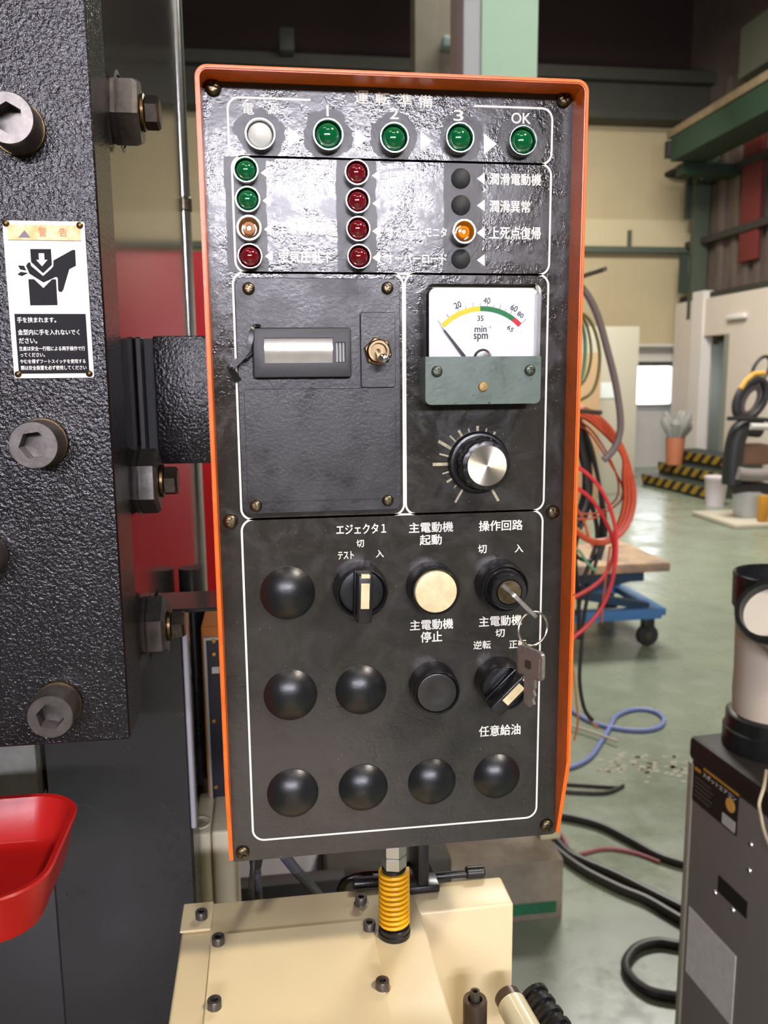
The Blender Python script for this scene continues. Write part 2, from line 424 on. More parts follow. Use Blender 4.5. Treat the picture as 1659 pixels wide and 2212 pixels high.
# right-hand wall, lower white part and upper cladding
XR = U(1512, 800, 10.6).x
zt1 = UX(1600, 631, XR).z
yd0, yd1 = UX(1503, 900, XR).y, UX(1566, 900, XR).y      # doorway far and near sides
zd = UX(1560, 722, XR).z
w = MB(); w.box(XR, XR+0.2, -6.5, yd1, 0, zt1); w.box(XR, XR+0.2, yd1, 11.4, zd, zt1); w.box(XR, XR+0.2, yd0, 11.4, 0, zd)
struct(w.build('wall_right', mat('white_wall', (206, 194, 182), 0.55, var=0.05, vscale=2)))
w = MB().box(XR+0.8, XR+0.9, yd1-1, 12, 0, 3.2); w.box(XR, XR+0.06, yd1, yd1+0.12, 0, zd); struct(w.build('trim_5', mat('grey_green_passage', (128, 132, 120), 0.7)))
struct(MB().box(XR-0.03, XR+0.12, 10.55, 10.85, 0, U(1500, 628, 10.6).z).build('trim_6', mat('white_post', (212, 204, 198), 0.6)))
m_clad = mat('dim_pink_cladding', (98, 84, 76), 0.8, var=0.25, vscale=2)
up_w = MB().box(XR+0.25, XR+0.4, -6.5, 12, zt1-0.2, 9).build('wall_right_upper', m_clad); struct(up_w)
k = 0
for px in (1548, 1580, 1606, 1632, 1656):                # cladding boards
    y = UX(px, 400, XR+0.2).y; yb = UX(px+22, 400, XR+0.2).y
    link('board', MB().box(XR+0.2, XR+0.26, yb+0.05, y-0.05, zt1+0.05, 5.4, 0.01).build('board', m_clad).data, up_w)
    k += 1
for o in [o for o in COL.objects if o.name.startswith('board') and o.parent is None]: bpy.data.objects.remove(o)
ya, yb = UX(1600, 400, XR+0.12).y, UX(1640, 400, XR+0.12).y
MB().box(XR+0.13, XR+0.19, yb, ya, UX(1625, 560, XR+0.12).z, UX(1625, 235, XR+0.12).z, 0.01).build('red_sheet', mat('red_sheet_metal', (98, 30, 26), 0.7), up_w)
t = MB(); 
for py in (372, 505): 
    zz = UX(1560, py, XR+0.1).z; t.box(XR+0.1, XR+0.2, -2, 11.4, zz-0.05, zz+0.04)
t.box(XR+0.06, XR+0.2, -2, 11.4, zt1-0.02, zt1+0.09)
struct(t.build('trim_7', mat('dark_girt', (44, 42, 38), 0.7)))
# green steel columns in the corner, brace, crane girder; steel darkened for dim light up there
m_gcol = mat('grey_green_steel', (70, 78, 64), 0.6, var=0.15, vscale=2)
c = thing('steel_column', 'dim green steel corner column above the white post', 'column', (U(1510, 500, 10.9).x, 11.0, 0))
xa, xb = U(1500, 400, 11.0).x, U(1532, 400, 11.0).x
MB().box(xa, xb, 10.95, 11.05, U(1500, 628, 11).z-0.4, U(1500, 300, 11).z).build('flange', m_gcol, c)
MB().box(U(1482, 400, 11.1).x, xa, 11.06, 11.12, U(1500, 470, 11).z, U(1500, 300, 11).z).build('web', mat('darker_green_steel', (42, 52, 44), 0.6), c)
MB().box(U(1476, 400, 11.1).x, xa, 11.06, 11.12, U(1500, 632, 11).z, U(1500, 548, 11).z).build('web', MATS['darker_green_steel'], c)
MB().tube([U(1522, 390, 10.8), U(1560, 290, 10.6)], 0.09, 4).build('brace', mat('green_brace', (66, 90, 78), 0.6), c)
g = thing('crane_rail_girder', 'long dim dark green girder with rusty rail running along the right wall', 'girder', UX(1500, 270, 5.0))
XG = U(1440, 290, 10.3).x
za = U(1440, 290, 10.3).z
MB().box(XG, XG+0.10, 1.0, 10.3, za-0.06, za+0.03).build('rail', mat('rusty_rail', (118, 100, 74), 0.7, var=0.3, vscale=6), g)
MB().box(XG+0.02, XG+0.5, 1.0, 10.2, za-0.36, za-0.06).build('beam', mat('green_beam', (22, 44, 27), 0.7), g)
MB().box(XG-0.02, XG+0.16, 10.2, 10.3, za-0.3, za-0.1).build('end_stop', mat('near_black', (26, 24, 24), 0.7), g)
MB().box(XG+0.2, XR+0.3, 10.2, 10.4, za-0.5, za-0.36).build('bracket', MATS['green_beam'], g)
tag(MB().box(U(1434, 378, YF).x, U(1476, 378, YF).x, YF-0.3, YF-0.001, U(1455, 383, YF).z, U(1455, 373, YF).z, 0.02).build('wall_bracket', MATS['near_black']),
    'small black horizontal bracket high on the beige far wall', 'bracket')
tag(MB().box(UX(1645, 670, XR).x-0.06, XR, UX(1616, 683, XR).y, UX(1575, 683, XR).y, UX(1595, 690, XR).z, UX(1595, 678, XR).z, 0.02).build('wall_lamp', mat('lamp_white', (214, 208, 204), 0.5)),
    'slim white strip lamp mounted on the white right wall', 'lamp')
# upper right pale sheet
tag(MB().box(XR-0.1, XR+0.1, UX(1659, 80, XR-0.1).y-0.6, UX(1600, 80, XR-0.1).y, UX(1630, 150, XR-0.1).z, UX(1630, 40, XR-0.1).z).build('hanging_sheet', mat('dim_green_sheet', (96, 98, 82), 0.8)),
    'dim grey green sheet high in the top right corner', 'sheet')
# left wall and rear wall (behind the camera) with its window band
struct(MB().box(-6.2, -6, -6.5, 13.6, 0, 9).build('wall_left', mat('grey_wall', (120, 116, 104), 0.8)))
YB = -6.2
wx0, wx1, wz0, wz1 = -0.55, 1.6, 2.70, 3.14
vx0, vx1 = -2.5, -0.95
w = MB(); w.box(-6, 9, YB-0.2, YB, 0, wz0); w.box(-6, 9, YB-0.2, YB, wz1, 9); w.box(-6, vx0, YB-0.2, YB, wz0, wz1); w.box(vx1, wx0, YB-0.2, YB, wz0, wz1); w.box(wx1, 9, YB-0.2, YB, wz0, wz1)
struct(w.build('wall_rear', mat('rear_wall_paint', (150, 145, 132), 0.8)))
for nm_, a0, a1, mid in (('window_2', wx0, wx1, 0.52), ('window_3', vx0, vx1, -1.72)):
    wn = thing(nm_, 'x', 'x', (mid, YB, wz0)); del wn['label']; del wn['category']; struct(wn)
    MB().box(a0, a1, YB-0.12, YB-0.10, wz0, wz1).build('pane', mat('sunlit_pane', (245, 245, 250), 0.4, emit=(243, 240, 255), estr=112.0), wn)
    t = MB()
    for x in (a0, mid, a1): t.box(x-0.03, x+0.03, YB-0.1, YB-0.02, wz0, wz1)
    t.build('mullion', MATS['grey_frame'], wn)

# ================================================================== CONTROL PANEL
panel = thing('control_panel', 'black machine control panel in an orange hood with lamps, meter and buttons', 'control panel', (0.09, 0.05, 1.22))
hx0 = (U(420, 200, -0.016).x+U(485, 1650, -0.016).x)/2
hx1 = (U(1266, 250, -0.016).x+U(1236, 1600, -0.016).x)/2
hz1 = (U(418, 139, -0.016).z+U(1262, 171, -0.016).z)/2
px0 = (U(437, 300, 0).x+U(494, 1840, 0).x)/2; px1 = (U(1240, 260, 0).x+U(1203, 1780, 0).x)/2
pz1 = (U(440, 172, 0).z+U(1238, 201, 0).z)/2; pz0 = (U(500, 1859, 0).z+U(1195, 1805, 0).z)/2
hzb = (U(490, 1841, 0).z+U(1214, 1806, 0).z)/2
TH = 0.0022
# housing box behind the plate
MB().prism(rrect(hx0+TH, hx1-TH, hzb, hz1-TH, 0.004), 0.0022, 0.105).build('housing', m_gap, panel)
# orange hood: a bent sheet, deeper in front, tapering at the foot
def hood():
    mb = MB(); out = rrect(hx0, hx1, hzb, hz1, 0.006, 6, (1, 1, 0, 0)); inn = rrect(hx0+TH, hx1-TH, hzb, hz1-TH, 0.004, 6, (1, 1, 0, 0))
    # split the long sides for the taper, path goes BL -> TL -> TR -> BR
    def path(o, xL, xR):
        tl = o[:-2]; zs = hzb+0.052
        return [(xL, hzb), (xL, zs)]+tl+[(xR, zs), (xR, hzb)]
    A, B = path(out, hx0, hx1), path(inn, hx0+TH, hx1-TH); n = len(A)
    dep = lambda p: -0.002 if abs(p[1]-hzb) < 1e-6 else -0.017
    v = []
    for a, b in zip(A, B):
        v.append([mb.bm.verts.new(q) for q in ((a[0], dep(a), a[1]), (b[0], dep(a), b[1]), (b[0], 0.1, b[1]), (a[0], 0.1, a[1]))])
    for i in range(n-1):
        for k in range(4): mb.bm.faces.new([v[i][k], v[i][(k+1) % 4], v[i+1][(k+1) % 4], v[i+1][k]])
    mb.bm.faces.new(v[0]); mb.bm.faces.new(v[-1][::-1])
    bmesh.ops.bevel(mb.bm, geom=[e for e in mb.bm.edges if all(abs(x.co.y+0.017) < 1e-6 for x in e.verts)], offset=0.0006, segments=2, affect='EDGES')
    return mb
plabel(hood().build('hood', m_orange, panel), 'orange painted sheet metal hood with chipped edge')
plate_o = rrect(px0, px1, pz0, pz1, 0.0035)
mb = MB().prism(plate_o, 0.0, 0.002)
mb.build('face_plate', m_plate, panel)
PR = -0.00012
# printed frame lines
def pw(px, py): p = U(px, py, 0); return (p.x, p.z)
LW = 0.0011
def avg(ax, pts): return sum((U(a, b, 0).x if ax == 'x' else U(a, b, 0).z) for a, b in pts)/len(pts)
f1 = (avg('x', [(493, 270)]), avg('x', [(1192, 300)]), avg('z', [(580, 341), (1130, 352)]), avg('z', [(560, 211), (1110, 233)]))
f2x0, f2x1 = avg('x', [(502, 400), (508, 540)]), avg('x', [(1189, 420), (1187, 540)])
f2z0 = avg('z', [(600, 588), (1100, 594)])
f3x0, f3x1 = avg('x', [(505, 700), (519, 1000)]), avg('x', [(872, 700), (871, 1000)])
f4x0, f4x1 = avg('x', [(876, 700), (875, 1000)]), avg('x', [(1185, 680), (1174, 1000)])
f34z = avg('z', [(600, 1117), (830, 1112), (1100, 1107)])
f5x0, f5x1 = avg('x', [(526, 1200), (541, 1700)]), avg('x', [(1168, 1200), (1163, 1650)])
f5z0 = avg('z', [(600, 1811), (1100, 1770)])
R1 = 0.0058
mb = MB()
full = rrect(f1[0], f1[1], f1[2], f1[3], R1, 10)
xl, xr_ = U(671, 214, 0).x, U(1024, 230, 0).x
i_top = 11                                        # after TL corner
ptsr = [(xr_, f1[3])]+full[11:]+full[:11]+[(xl, f1[3])]
mb.stroke(ptsr, LW, False, PR)
mb.stroke(rrect(f2x0, f2x1, f2z0, f1[2], R1, 10), LW, True, PR)
mb.stroke(rrect(f3x0, f3x1, f34z, f2z0, R1, 10), LW, True, PR)
mb.stroke(rrect(f4x0, f4x1, f34z, f2z0, R1, 10), LW, True, PR)
mb.stroke(rrect(f5x0, f5x1, f5z0, f34z, R1*1.15, 10), LW, True, PR)
mb.build('printed_frame_lines', m_white, panel, smooth=False, normals=False)
# arrows
def tri(x0, x1, y0, y1, left):
    ym = (y0+y1)/2
    P = [pw(x1, y0), pw(x1, y1), pw(x0, ym)] if left else [pw(x0, y0), pw(x0, y1), pw(x1, ym)]
    o = MB().poly([(p[0], PR, p[1]) for p in P]).build('printed_arrow', m_white, panel, smooth=False)
for a in ((622, 652, 273, 320), (766, 794, 276, 323), (908, 934, 283, 326), (1045, 1073, 288, 334)): tri(*a, False)
for a in ((563, 580, 361, 386), (567, 584, 421, 446), (570, 587, 483, 508), (572, 589, 541, 566),
          (803, 820, 367, 392), (804, 821, 427, 452), (804, 821, 487, 512), (804, 821, 544, 569),
          (1030, 1047, 373, 399), (1030, 1047, 431, 457), (1030, 1047, 490, 516), (1030, 1047, 549, 575)): tri(*a, True)
# lettering
for c_, x_, y_ in (('運', 781, 210), ('転', 827, 213), ('準', 875, 216), ('備', 919, 219)): text_px(c_, x_-15, x_+15, y_-14, y_+14, PR, m_white, panel, 0.02)
for a in (('電', 524, 548, 222, 247), ('源', 578, 602, 223, 247), ('I', 705.5, 709.5, 228, 251), ('2', 842, 861, 233, 257), ('3', 980, 1001, 238, 261),
          ('OK', 1105, 1146, 244, 267), ('主電動機過熱', 601, 726, 484, 506), ('空気圧低下', 603, 718, 543, 568), ('非常停止', 831, 918, 369, 392), ('オーバーラン', 833, 935, 430, 450),
          ('セイフティモニタ', 834, 965, 491, 512), ('オーバーロード', 834, 965, 547, 569), ('潤滑電動機', 1058, 1169, 375, 400), ('潤滑異常', 1058, 1145, 433, 459),
          ('上死点復帰', 1058, 1168, 490, 517), ('エジェクタ１', 727, 834, 1132, 1153), ('切', 770, 786, 1166, 1182), ('テスト', 730, 764, 1191, 1208),
          ('入', 812, 829, 1188, 1204), ('主電動機', 884, 979, 1128, 1150), ('起動', 907, 954, 1155, 1177), ('操作回路', 1035, 1129, 1124, 1146),
          ('切', 1033, 1051, 1177, 1195), ('入', 1112, 1130, 1176, 1193), ('主電動機', 886, 979, 1338, 1360), ('停止', 909, 955, 1364, 1387),
          ('主電動機', 1035, 1127, 1330, 1352), ('切', 1070, 1090, 1359, 1376), ('逆転', 1023, 1060, 1384, 1402), ('正転', 1100, 1137, 1382, 1400),
          ('任意給油', 1035, 1124, 1566, 1589)):
    text_px(*a, PR, m_white, panel, 0.018)
# --- cross-head screws
def screw_mesh(r, h, m):
    a = MB().lathe([(0, 0), (r, 0), (r, h*0.45), (r*0.86, h*0.8), (r*0.55, h), (0, h*1.02)], (0, 0, 0), n=28)
    b = MB(); w_ = r*0.15
    b.box(-r*0.55, r*0.55, -h*1.3, -h*0.35, -w_, w_); A = raw(a); B = raw(b)
    A = boolean(A, B)
    b = MB().box(-w_, w_, -h*1.3, -h*0.35, -r*0.55, r*0.55); B = raw(b); A = boolean(A, B)
    return finish(A, m, 40)
scr = screw_mesh(0.0040, 0.0030, m_screw)
for i, (x, y) in enumerate(((460, 189), (1218, 215), (498, 1126), (1194, 1106), (524, 1842), (1181, 1783))):
    p = U(x, y, -0.001); put(scr, 'screw', (p.x, -0.0002, p.z), panel, Matrix.Rotation(0.3+i*0.8, 3, 'Y'))
# --- indicator lamps
def lamp(x, y, rpx, lens, kind='dome'):
    r = rpx*sc(-0.005); p = U(x, y, -0.006); o = (p.x, 0, p.z)
    prof = [(r, 0), (r, 0.0055), (r*0.97, 0.0064), (r*0.91, 0.0064), (r*0.86, 0.0058), (r*0.84, 0.001)]
    if kind == 'cup': prof = [(r, 0), (r, 0.0055), (r*0.97, 0.0064), (r*0.86, 0.0064), (r*0.78, 0.0054), (r*0.62, 0.002), (r*0.58, 0.0012), (0, 0.0012)]
    b = MB().lathe(prof, o, n=40).build('indicator_lamp', m_chrome, panel)
    if kind == 'dome':
        R = r*0.80; l = [(R, 0.001), (R, 0.0032)]+[(R*math.cos(t), 0.0032+0.0042*math.sin(t)) for t in [PI/2*k/8 for k in range(1, 8)]]+[(0, 0.0074)]
    else:
        R = r*0.52; l = [(R, 0.0012), (R, 0.0046), (R*0.9, 0.0054), (R*0.5, 0.0056), (R*0.35, 0.005), (0, 0.005)]
    MB().lathe(l, o, n=36).build('lens', lens, b)
for x, y, rp, m_ in ((562, 289, 31, m_milk), (709, 290, 31.5, m_green), (852, 297, 30.5, m_green), (994, 297, 30.5, m_green), (1130, 303, 30.5, m_green)): lamp(x, y, rp, m_)
for x, y, m_, k_ in ((531, 366, m_green, 'dome'), (535, 430, m_green, 'dome'), (538, 492, m_amberd, 'cup'), (540, 553, m_red, 'dome'),
                     (771, 372, m_red, 'dome'), (773, 433, m_red, 'dome'), (774, 494, m_red, 'dome'), (776, 554, m_red, 'dome'), (1003, 500, m_amber, 'cup')):
    lamp(x, y, 25.5, m_, k_)
def dome(x, y, rpx, hgt, m_, name, lip=0.0006):
    r = rpx*sc(-0.002); p = U(x, y, -0.003); prof = [(r, 0), (r, lip)]+[(r*math.cos(t), lip+hgt*math.sin(t)) for t in [PI/2*k/12 for k in range(1, 12)]]+[(0, lip+hgt)]
    # shallow cap rather than a half ball
    R = (r*r+hgt*hgt)/(2*hgt); prof = [(r, 0), (r, lip)]
    a0 = math.asin(r/R)
    for k in range(1, 14):
        t = a0*(1-k/14); prof.append((R*math.sin(t), lip+R*math.cos(t)-(R-hgt)))
    prof.append((0, lip+hgt))
    return MB().lathe(prof, (p.x, 0, p.z), n=56).build(name, m_, panel)
m_plug = mat('matt_black_rubber', (38, 40, 40), 0.65, bump=0.0001, bscale=900, var=0.3, vscale=200)
for x, y in ((998, 383), (998, 441), (998, 558)): dome(x, y, 20.5, 0.0022, m_plug, 'hole_plug')
for x, y, r_ in ((622, 1284, 60.5), (628, 1505, 60), (781, 1494, 58.5), (633, 1718, 59), (786, 1706, 57.5), (935, 1693, 57), (1076, 1681, 56)):
    dome(x, y, r_, 0.0062, m_satin, 'blanking_cap')
# --- counter sub-plate
sp = rrect(avg('x', [(510, 700), (526, 1080)]), avg('x', [(864, 640), (862, 1080)]), avg('z', [(600, 1106), (830, 1100)]), avg('z', [(560, 601), (830, 604)]), 0.004)
m_sub = mat('worn_black_satin', (50, 49, 49), 0.36, var=0.3, vscale=40, rvar=0.12, rvs=30, bump=0.00012, bscale=500, speck=(150, 148, 140), spscale=800, spth=0.79)
sub = MB().prism(sp, -0.0012, 0.0).build('counter_plate', m_sub, panel)
scs = screw_mesh(0.0032, 0.0024, m_screw)
for i, (x, y) in enumerate(((537, 623), (837, 622), (553, 1093), (838, 1081))):
    p = U(x, y, -0.002); put(scs, 'screw', (p.x, -0.0012, p.z), panel, Matrix.Rotation(0.2+i*0.5, 3, 'Y'))
# raised lower area and small tab
A = pw(528, 842); B = pw(862, 1074); c1 = U(781, 840, 0).x; c2 = U(852, 890, 0)
MB().prism([(A[0], A[1]), (c1, A[1]), (c1, c2.z), (c2.x, c2.z), (c2.x, B[1]), (A[0], B[1])], -0.0020, -0.0012).build('counter_lower_plate', m_sub, panel)
tx0, tx1, tz0, tz1 = U(780.5, 760, -0.003).x, U(853, 760, -0.003).x, U(817, 836, -0.003).z, U(817, 676, -0.003).z
tog = MB().prism(rrect(tx0, tx1, tz0, tz1, 0.0012), -0.0034, -0.0012).build('toggle_switch_plate', m_sub, panel)
m_gr = mat('grime', (24, 23, 22), 0.7)
def outline(P_, w_, yy, nm='grime_line'): MB().stroke(P_, w_, True, yy).build(nm, m_gr, panel, smooth=False)
outline(rrect(tx0, tx1, tz0, tz1, 0.0012), 0.0011, -0.00125)
outline(sp, 0.0009, -0.0001)
outline([(A[0], A[1]), (c1, A[1]), (c1, c2.z), (c2.x, c2.z), (c2.x, B[1]), (A[0], B[1])], 0.0007, -0.00125)
# hex nut, bushing and bat lever
q = U(817, 759, -0.006); m_brs = mat('oily_brass_steel', (150, 128, 96), 0.28, 1.0, var=0.4, vscale=200)
nut = MB().lathe([(0.0045, 0), (0.0078, 0), (0.0078, 0.002), (0.0070, 0.0026), (0.0045, 0.0026)], (q.x, -0.0034, q.z), n=6)
nut.build('hex_nut', m_brs, tog)
MB().lathe([(0.0062, 0.0), (0.0062, 0.0045), (0.0055, 0.0055), (0.0044, 0.0055), (0.0040, 0.003), (0, 0.003)], (q.x, -0.0034, q.z), n=32).build('bushing', m_brs, tog)
b0 = Vector((q.x, -0.0065, q.z)); b1 = U(829, 778, -0.020)
MB().tube([b0, b0.lerp(b1, 0.35), b0.lerp(b1, 0.8), b0.lerp(b1, 0.93), b1, b1+(b1-b0)*0.10], lambda i: (0.0016, 0.0018, 0.0027, 0.0032, 0.0028, 0.0008)[i], 20).build('lever', m_chrome, tog)
# counter body
cx0, cx1, cz0, cz1 = U(547, 760, -0.006).x, U(758, 760, -0.006).x, U(652, 815, -0.006).z, U(652, 709, -0.006).z
wxa, wxb, wza, wzb = U(571, 757, -0.006).x, U(719, 757, -0.006).x, U(645, 784, -0.006).z, U(645, 730, -0.006).z
rx0, rx1, rz0, rz1 = U(724, 761, -0.006).x, U(746, 761, -0.006).x, U(735, 783, -0.006).z, U(735, 739, -0.006).z
outline(rrect(cx0, cx1, cz0, cz1, 0.001), 0.0013, -0.00126)
a = MB().box(cx0, cx1, -0.0066, -0.001, cz0, cz1, 0.0007); bb = MB().box(wxa, wxb, -0.01, -0.0052, wza, wzb)
body = boolean(raw(a), raw(bb)); bb = MB().box(rx0, rx1, -0.01, -0.0045, rz0, rz1); body = boolean(body, raw(bb))
finish(body, mat('grey_black_plastic', (52, 51, 53), 0.5, bump=0.00008, bscale=700), 40)
cnt = link('counter_body', body, panel)
mb = MB(); n = 14; L_ = []
for k in range(n+1):                                    # slightly barrel-shaped counter glass
    t = k/n; z = wza+(wzb-wza)*t; y = -0.0053-0.0010*math.sin(PI*t)
    L_.append((mb.bm.verts.new((wxa, y, z)), mb.bm.verts.new((wxb, y, z))))
for k in range(n): mb.bm.faces.new([L_[k][0], L_[k][1], L_[k+1][1], L_[k+1][0]])
plabel(mb.build('counter_window', mat('pale_window_reflection', (205, 200, 190), 0.2, 0.55, var=0.15, vscale=90), cnt), 'glossy counter window with its reflection painted silvery')  # pale silvery colour stands for the daylight reflected in the acrylic
mb = MB()
for k in range(3):
    xx = rx0+(rx1-rx0)*(k+0.5)/3; mb.cyl((xx, -0.0052, rz0+0.0003), (xx, -0.0052, rz1-0.0003), (rx1-rx0)/7, n=12)
mb.build('reset_wheel', mat('grey_wheel', (150, 150, 150), 0.4), cnt)
# peeling black strip
pts = [U(563, 704, -0.004), U(551, 703, -0.006), U(544, 712, -0.008), U(541, 735, -0.009), U(533, 758, -0.009), U(518, 776, -0.009), U(501, 790, -0.009), U(497, 794, -0.009), U(506, 808, -0.006), U(515, 823, -0.003)]
mb = MB(); P = smooth_path(pts, 6)
prev = None
for p in P:
    i = P.index(p); d = (P[min(i+1, len(P)-1)]-P[max(i-1, 0)]).normalized(); s_ = Vector((-d.z, 0, d.x)); wd = 0.0008+0.0014*i/len(P)
    cur = [mb.bm.verts.new(v) for v in (p-s_*wd, p+s_*wd, p+s_*wd+Vector((0, 0.003, 0)), p-s_*wd+Vector((0, 0.003, 0)))]
    if prev:
        for k in range(4): mb.bm.faces.new([prev[k], prev[(k+1) % 4], cur[(k+1) % 4], cur[k]])
    else: mb.bm.faces.new(cur)
    prev = cur
mb.bm.faces.new(prev[::-1])
MB().cyl(U(547, 760, -0.004), U(530, 776, -0.008), 0.0008).build('peeling_seal_strip', m_black, cnt)
mb.build('peeling_seal_strip', m_black, cnt)
# --- meter
MD = -0.017
mx0, mx1 = U(919, 820, MD).x, U(1168, 820, MD).x
mzb = (U(940, 876, MD).z+U(1150, 870, MD).z)/2; mzm = U(1040, 770, MD).z; mzt = (U(960, 611, MD).z+U(1140, 616, MD).z)/2
m_mgrn = mat('grey_green_plastic', (92, 106, 98), 0.34, var=0.25, vscale=60, rvar=0.1, speck=(44, 38, 34), spscale=240, spth=0.66, bump=0.0001, bscale=500)
meter = MB().prism(rrect(mx0, mx1, mzb, mzm, 0.003, 6, (0, 0, 1, 1)), MD, 0).build('panel_meter', m_mgrn, panel)
plabel(meter, 'square speed meter with grey green base and clear cover')
mb = MB().prism(rrect(mx0+0.0015, mx1-0.0015, mzm, mzt-0.0015, 0.003, 6, (1, 1, 0, 0)), -0.0065, 0)
mb.build('dial_tray', m_gap, meter)
m_dial = mat('white_dial', (250, 250, 248), 0.4, emit=(255, 252, 245), estr=0.0)
dcx = 1042; YD = -0.0105
dpl = rrect(U(927, 700, YD).x, U(1161, 700, YD).x, mzm, U(1040, 622, YD).z, 0.004, 6, (1, 1, 0, 0))
dial = MB().prism(dpl, YD, -0.0065).build('dial', m_dial, meter)
Y1 = YD-0.00015; kk = 1/5.53
def mp(x, y, Y=Y1): p = U(890+x*kk, 600+y*kk, Y); return p
cc = mp(832, 1043); rs = (mp(1492, 1043).x-cc.x)/660
def arc(a0, a1, r0_, r1_, m_, nm):
    mb = MB(); n = 20; pr = None
    for k in range(n+1):
        t = math.radians(a0+(a1-a0)*k/n); c2_ = [mb.bm.verts.new((cc.x+rs*r*math.sin(t), Y1, cc.z+rs*r*math.cos(t))) for r in (r0_, r1_)]
        if pr: mb.bm.faces.new([pr[0], pr[1], c2_[1], c2_[0]])
        pr = c2_
    mb.build(nm, m_, dial, smooth=False)
def pm(name, c_): return mat(name, c_, 0.6)
arc(-46, -2, 606, 662, pm('yellow_ink', (250, 224, 60)), 'yellow_band'); arc(-2, 35.5, 606, 662, pm('green_ink', (40, 130, 72)), 'green_band')
arc(35.5, 45, 606, 662, pm('red_ink', (225, 50, 60)), 'red_band')
mi = pm('grey_ink', (52, 48, 54))
mb = MB()
for a_, l_ in ((-46, 60), (-36, 50), (-24, 70), (-16.5, 28), (-9, 50), (-2, 35), (5, 75), (11.5, 30), (18, 55), (24, 28), (30, 80), (45, 75)):
    t = math.radians(a_); mb.stroke([(cc.x+rs*662*math.sin(t), cc.z+rs*662*math.cos(t)), (cc.x+rs*(662+l_)*math.sin(t), cc.z+rs*(662+l_)*math.cos(t))], 0.00022, False, Y1)
mb.build('dial_ticks', mi, dial, smooth=False)
def mtext(s, x, y, w_, h_, rot=0):
    t = math.radians(rot); c_ = mp(x, y)
    text_at(s, c_, w_*rs, h_*rs, mi, dial, (math.cos(t), 0, -math.sin(t)), (math.sin(t), 0, math.cos(t)), bold=0.012)
mtext('20', 545, 325, 80, 70, -22); mtext('40', 895, 272, 80, 68, 4); mtext('60', 1220, 362, 80, 68, 28); mtext('80', 1295, 442, 75, 52, 34)
mtext('35', 818, 485, 70, 58, 0); mtext('65', 1175, 608, 76, 50, 36); mtext('min', 820, 612, 138, 70); mtext('-1', 925, 590, 34, 22); mtext('spm', 822, 716, 165, 88)
nb, nt_ = mp(628, 945, YD-0.0012), mp(320, 540, YD-0.0012)
d = (nt_-nb); s_ = Vector((-d.z, 0, d.x)).normalized()
mb = MB(); P = [nb+s_*0.0009, nb-s_*0.0009, nb+d*0.78-s_*0.00045, nb+d*0.80-s_*0.00012, nt_, nb+d*0.80+s_*0.00012, nb+d*0.78+s_*0.00045]
mb.prism([(p.x, p.z) for p in P], YD-0.0014, YD-0.0009); mb.build('needle', m_black, dial)
q = mp(840, 968, YD); MB().lathe([(0.0052, 0), (0.0052, 0.001), (0.004, 0.002), (0, 0.0022)], (q.x, YD, q.z), n=32).build('needle_hub', m_chrome, dial)
# clear cover: a glass shell
def shell():
    O = rrect(mx0+0.0004, mx1-0.0004, mzm, mzt, 0.0035, 6, (1, 1, 0, 0)); I = rrect(mx0+0.002, mx1-0.002, mzm, mzt-0.0016, 0.0025, 6, (1, 1, 0, 0))
    mb = MB(); n = len(O)
    fo = [mb.bm.verts.new((p[0], MD, p[1])) for p in O]; bo = [mb.bm.verts.new((p[0], -0.0005, p[1])) for p in O]
    fi = [mb.bm.verts.new((p[0], MD+0.0013, p[1])) for p in I]; bi = [mb.bm.verts.new((p[0], -0.0005, p[1])) for p in I]
    mb.bm.faces.new(fo); mb.bm.faces.new(fi[::-1])
    for k in range(n):
        j = (k+1) % n
        mb.bm.faces.new([fo[k], bo[k], bo[j], fo[j]]); mb.bm.faces.new([fi[k], fi[j], bi[j], bi[k]]); mb.bm.faces.new([bo[k], bi[k], bi[j], bo[j]])
    bmesh.ops.bevel(mb.bm, geom=[e for e in mb.bm.edges if all(abs(x.co.y-MD) < 1e-6 for x in e.verts)], offset=0.0008, segments=3, affect='EDGES')
    return mb
gl = bpy.data.materials.new('clear_acrylic'); gl.use_nodes = True; N = gl.node_tree.nodes; N.remove(N['Principled BSDF'])
g1 = N.new('ShaderNodeBsdfGlossy'); g1.inputs['Roughness'].default_value = 0.05; g2_ = N.new('ShaderNodeBsdfTransparent'); g2_.inputs[0].default_value = (0.97, 0.97, 0.97, 1)
fr = N.new('ShaderNodeFresnel'); fr.inputs[0].default_value = 1.3; ms = N.new('ShaderNodeMixShader')
gl.node_tree.links.new(fr.outputs[0], ms.inputs[0]); gl.node_tree.links.new(g2_.outputs[0], ms.inputs[1]); gl.node_tree.links.new(g1.outputs[0], ms.inputs[2])
gl.node_tree.links.new(ms.outputs[0], N['Material Output'].inputs[0])
plabel(shell().build('clear_cover', gl, meter), 'clear plastic meter cover')
scm = screw_mesh(0.0030, 0.0016, mat('green_grey_screw', (92, 98, 84), 0.4, 0.8, var=0.4, vscale=300))
for i, (x, y) in enumerate(((297, 1120), (1408, 1105))):
    p = mp(x, y, MD); put(scm, 'screw', (p.x, MD+0.0002, p.z), meter, Matrix.Rotation(0.5+i, 3, 'Y'))
p = mp(850, 1300, MD)
zs = MB().lathe([(0, 0), (0.0027, 0), (0.0027, 0.0006), (0.0022, 0.0011), (0, 0.0012)], (p.x, MD+0.0002, p.z), n=28).build('zero_adjuster', mat('amber_brass', (165, 135, 85), 0.4, 0.6, var=0.4, vscale=400), meter)
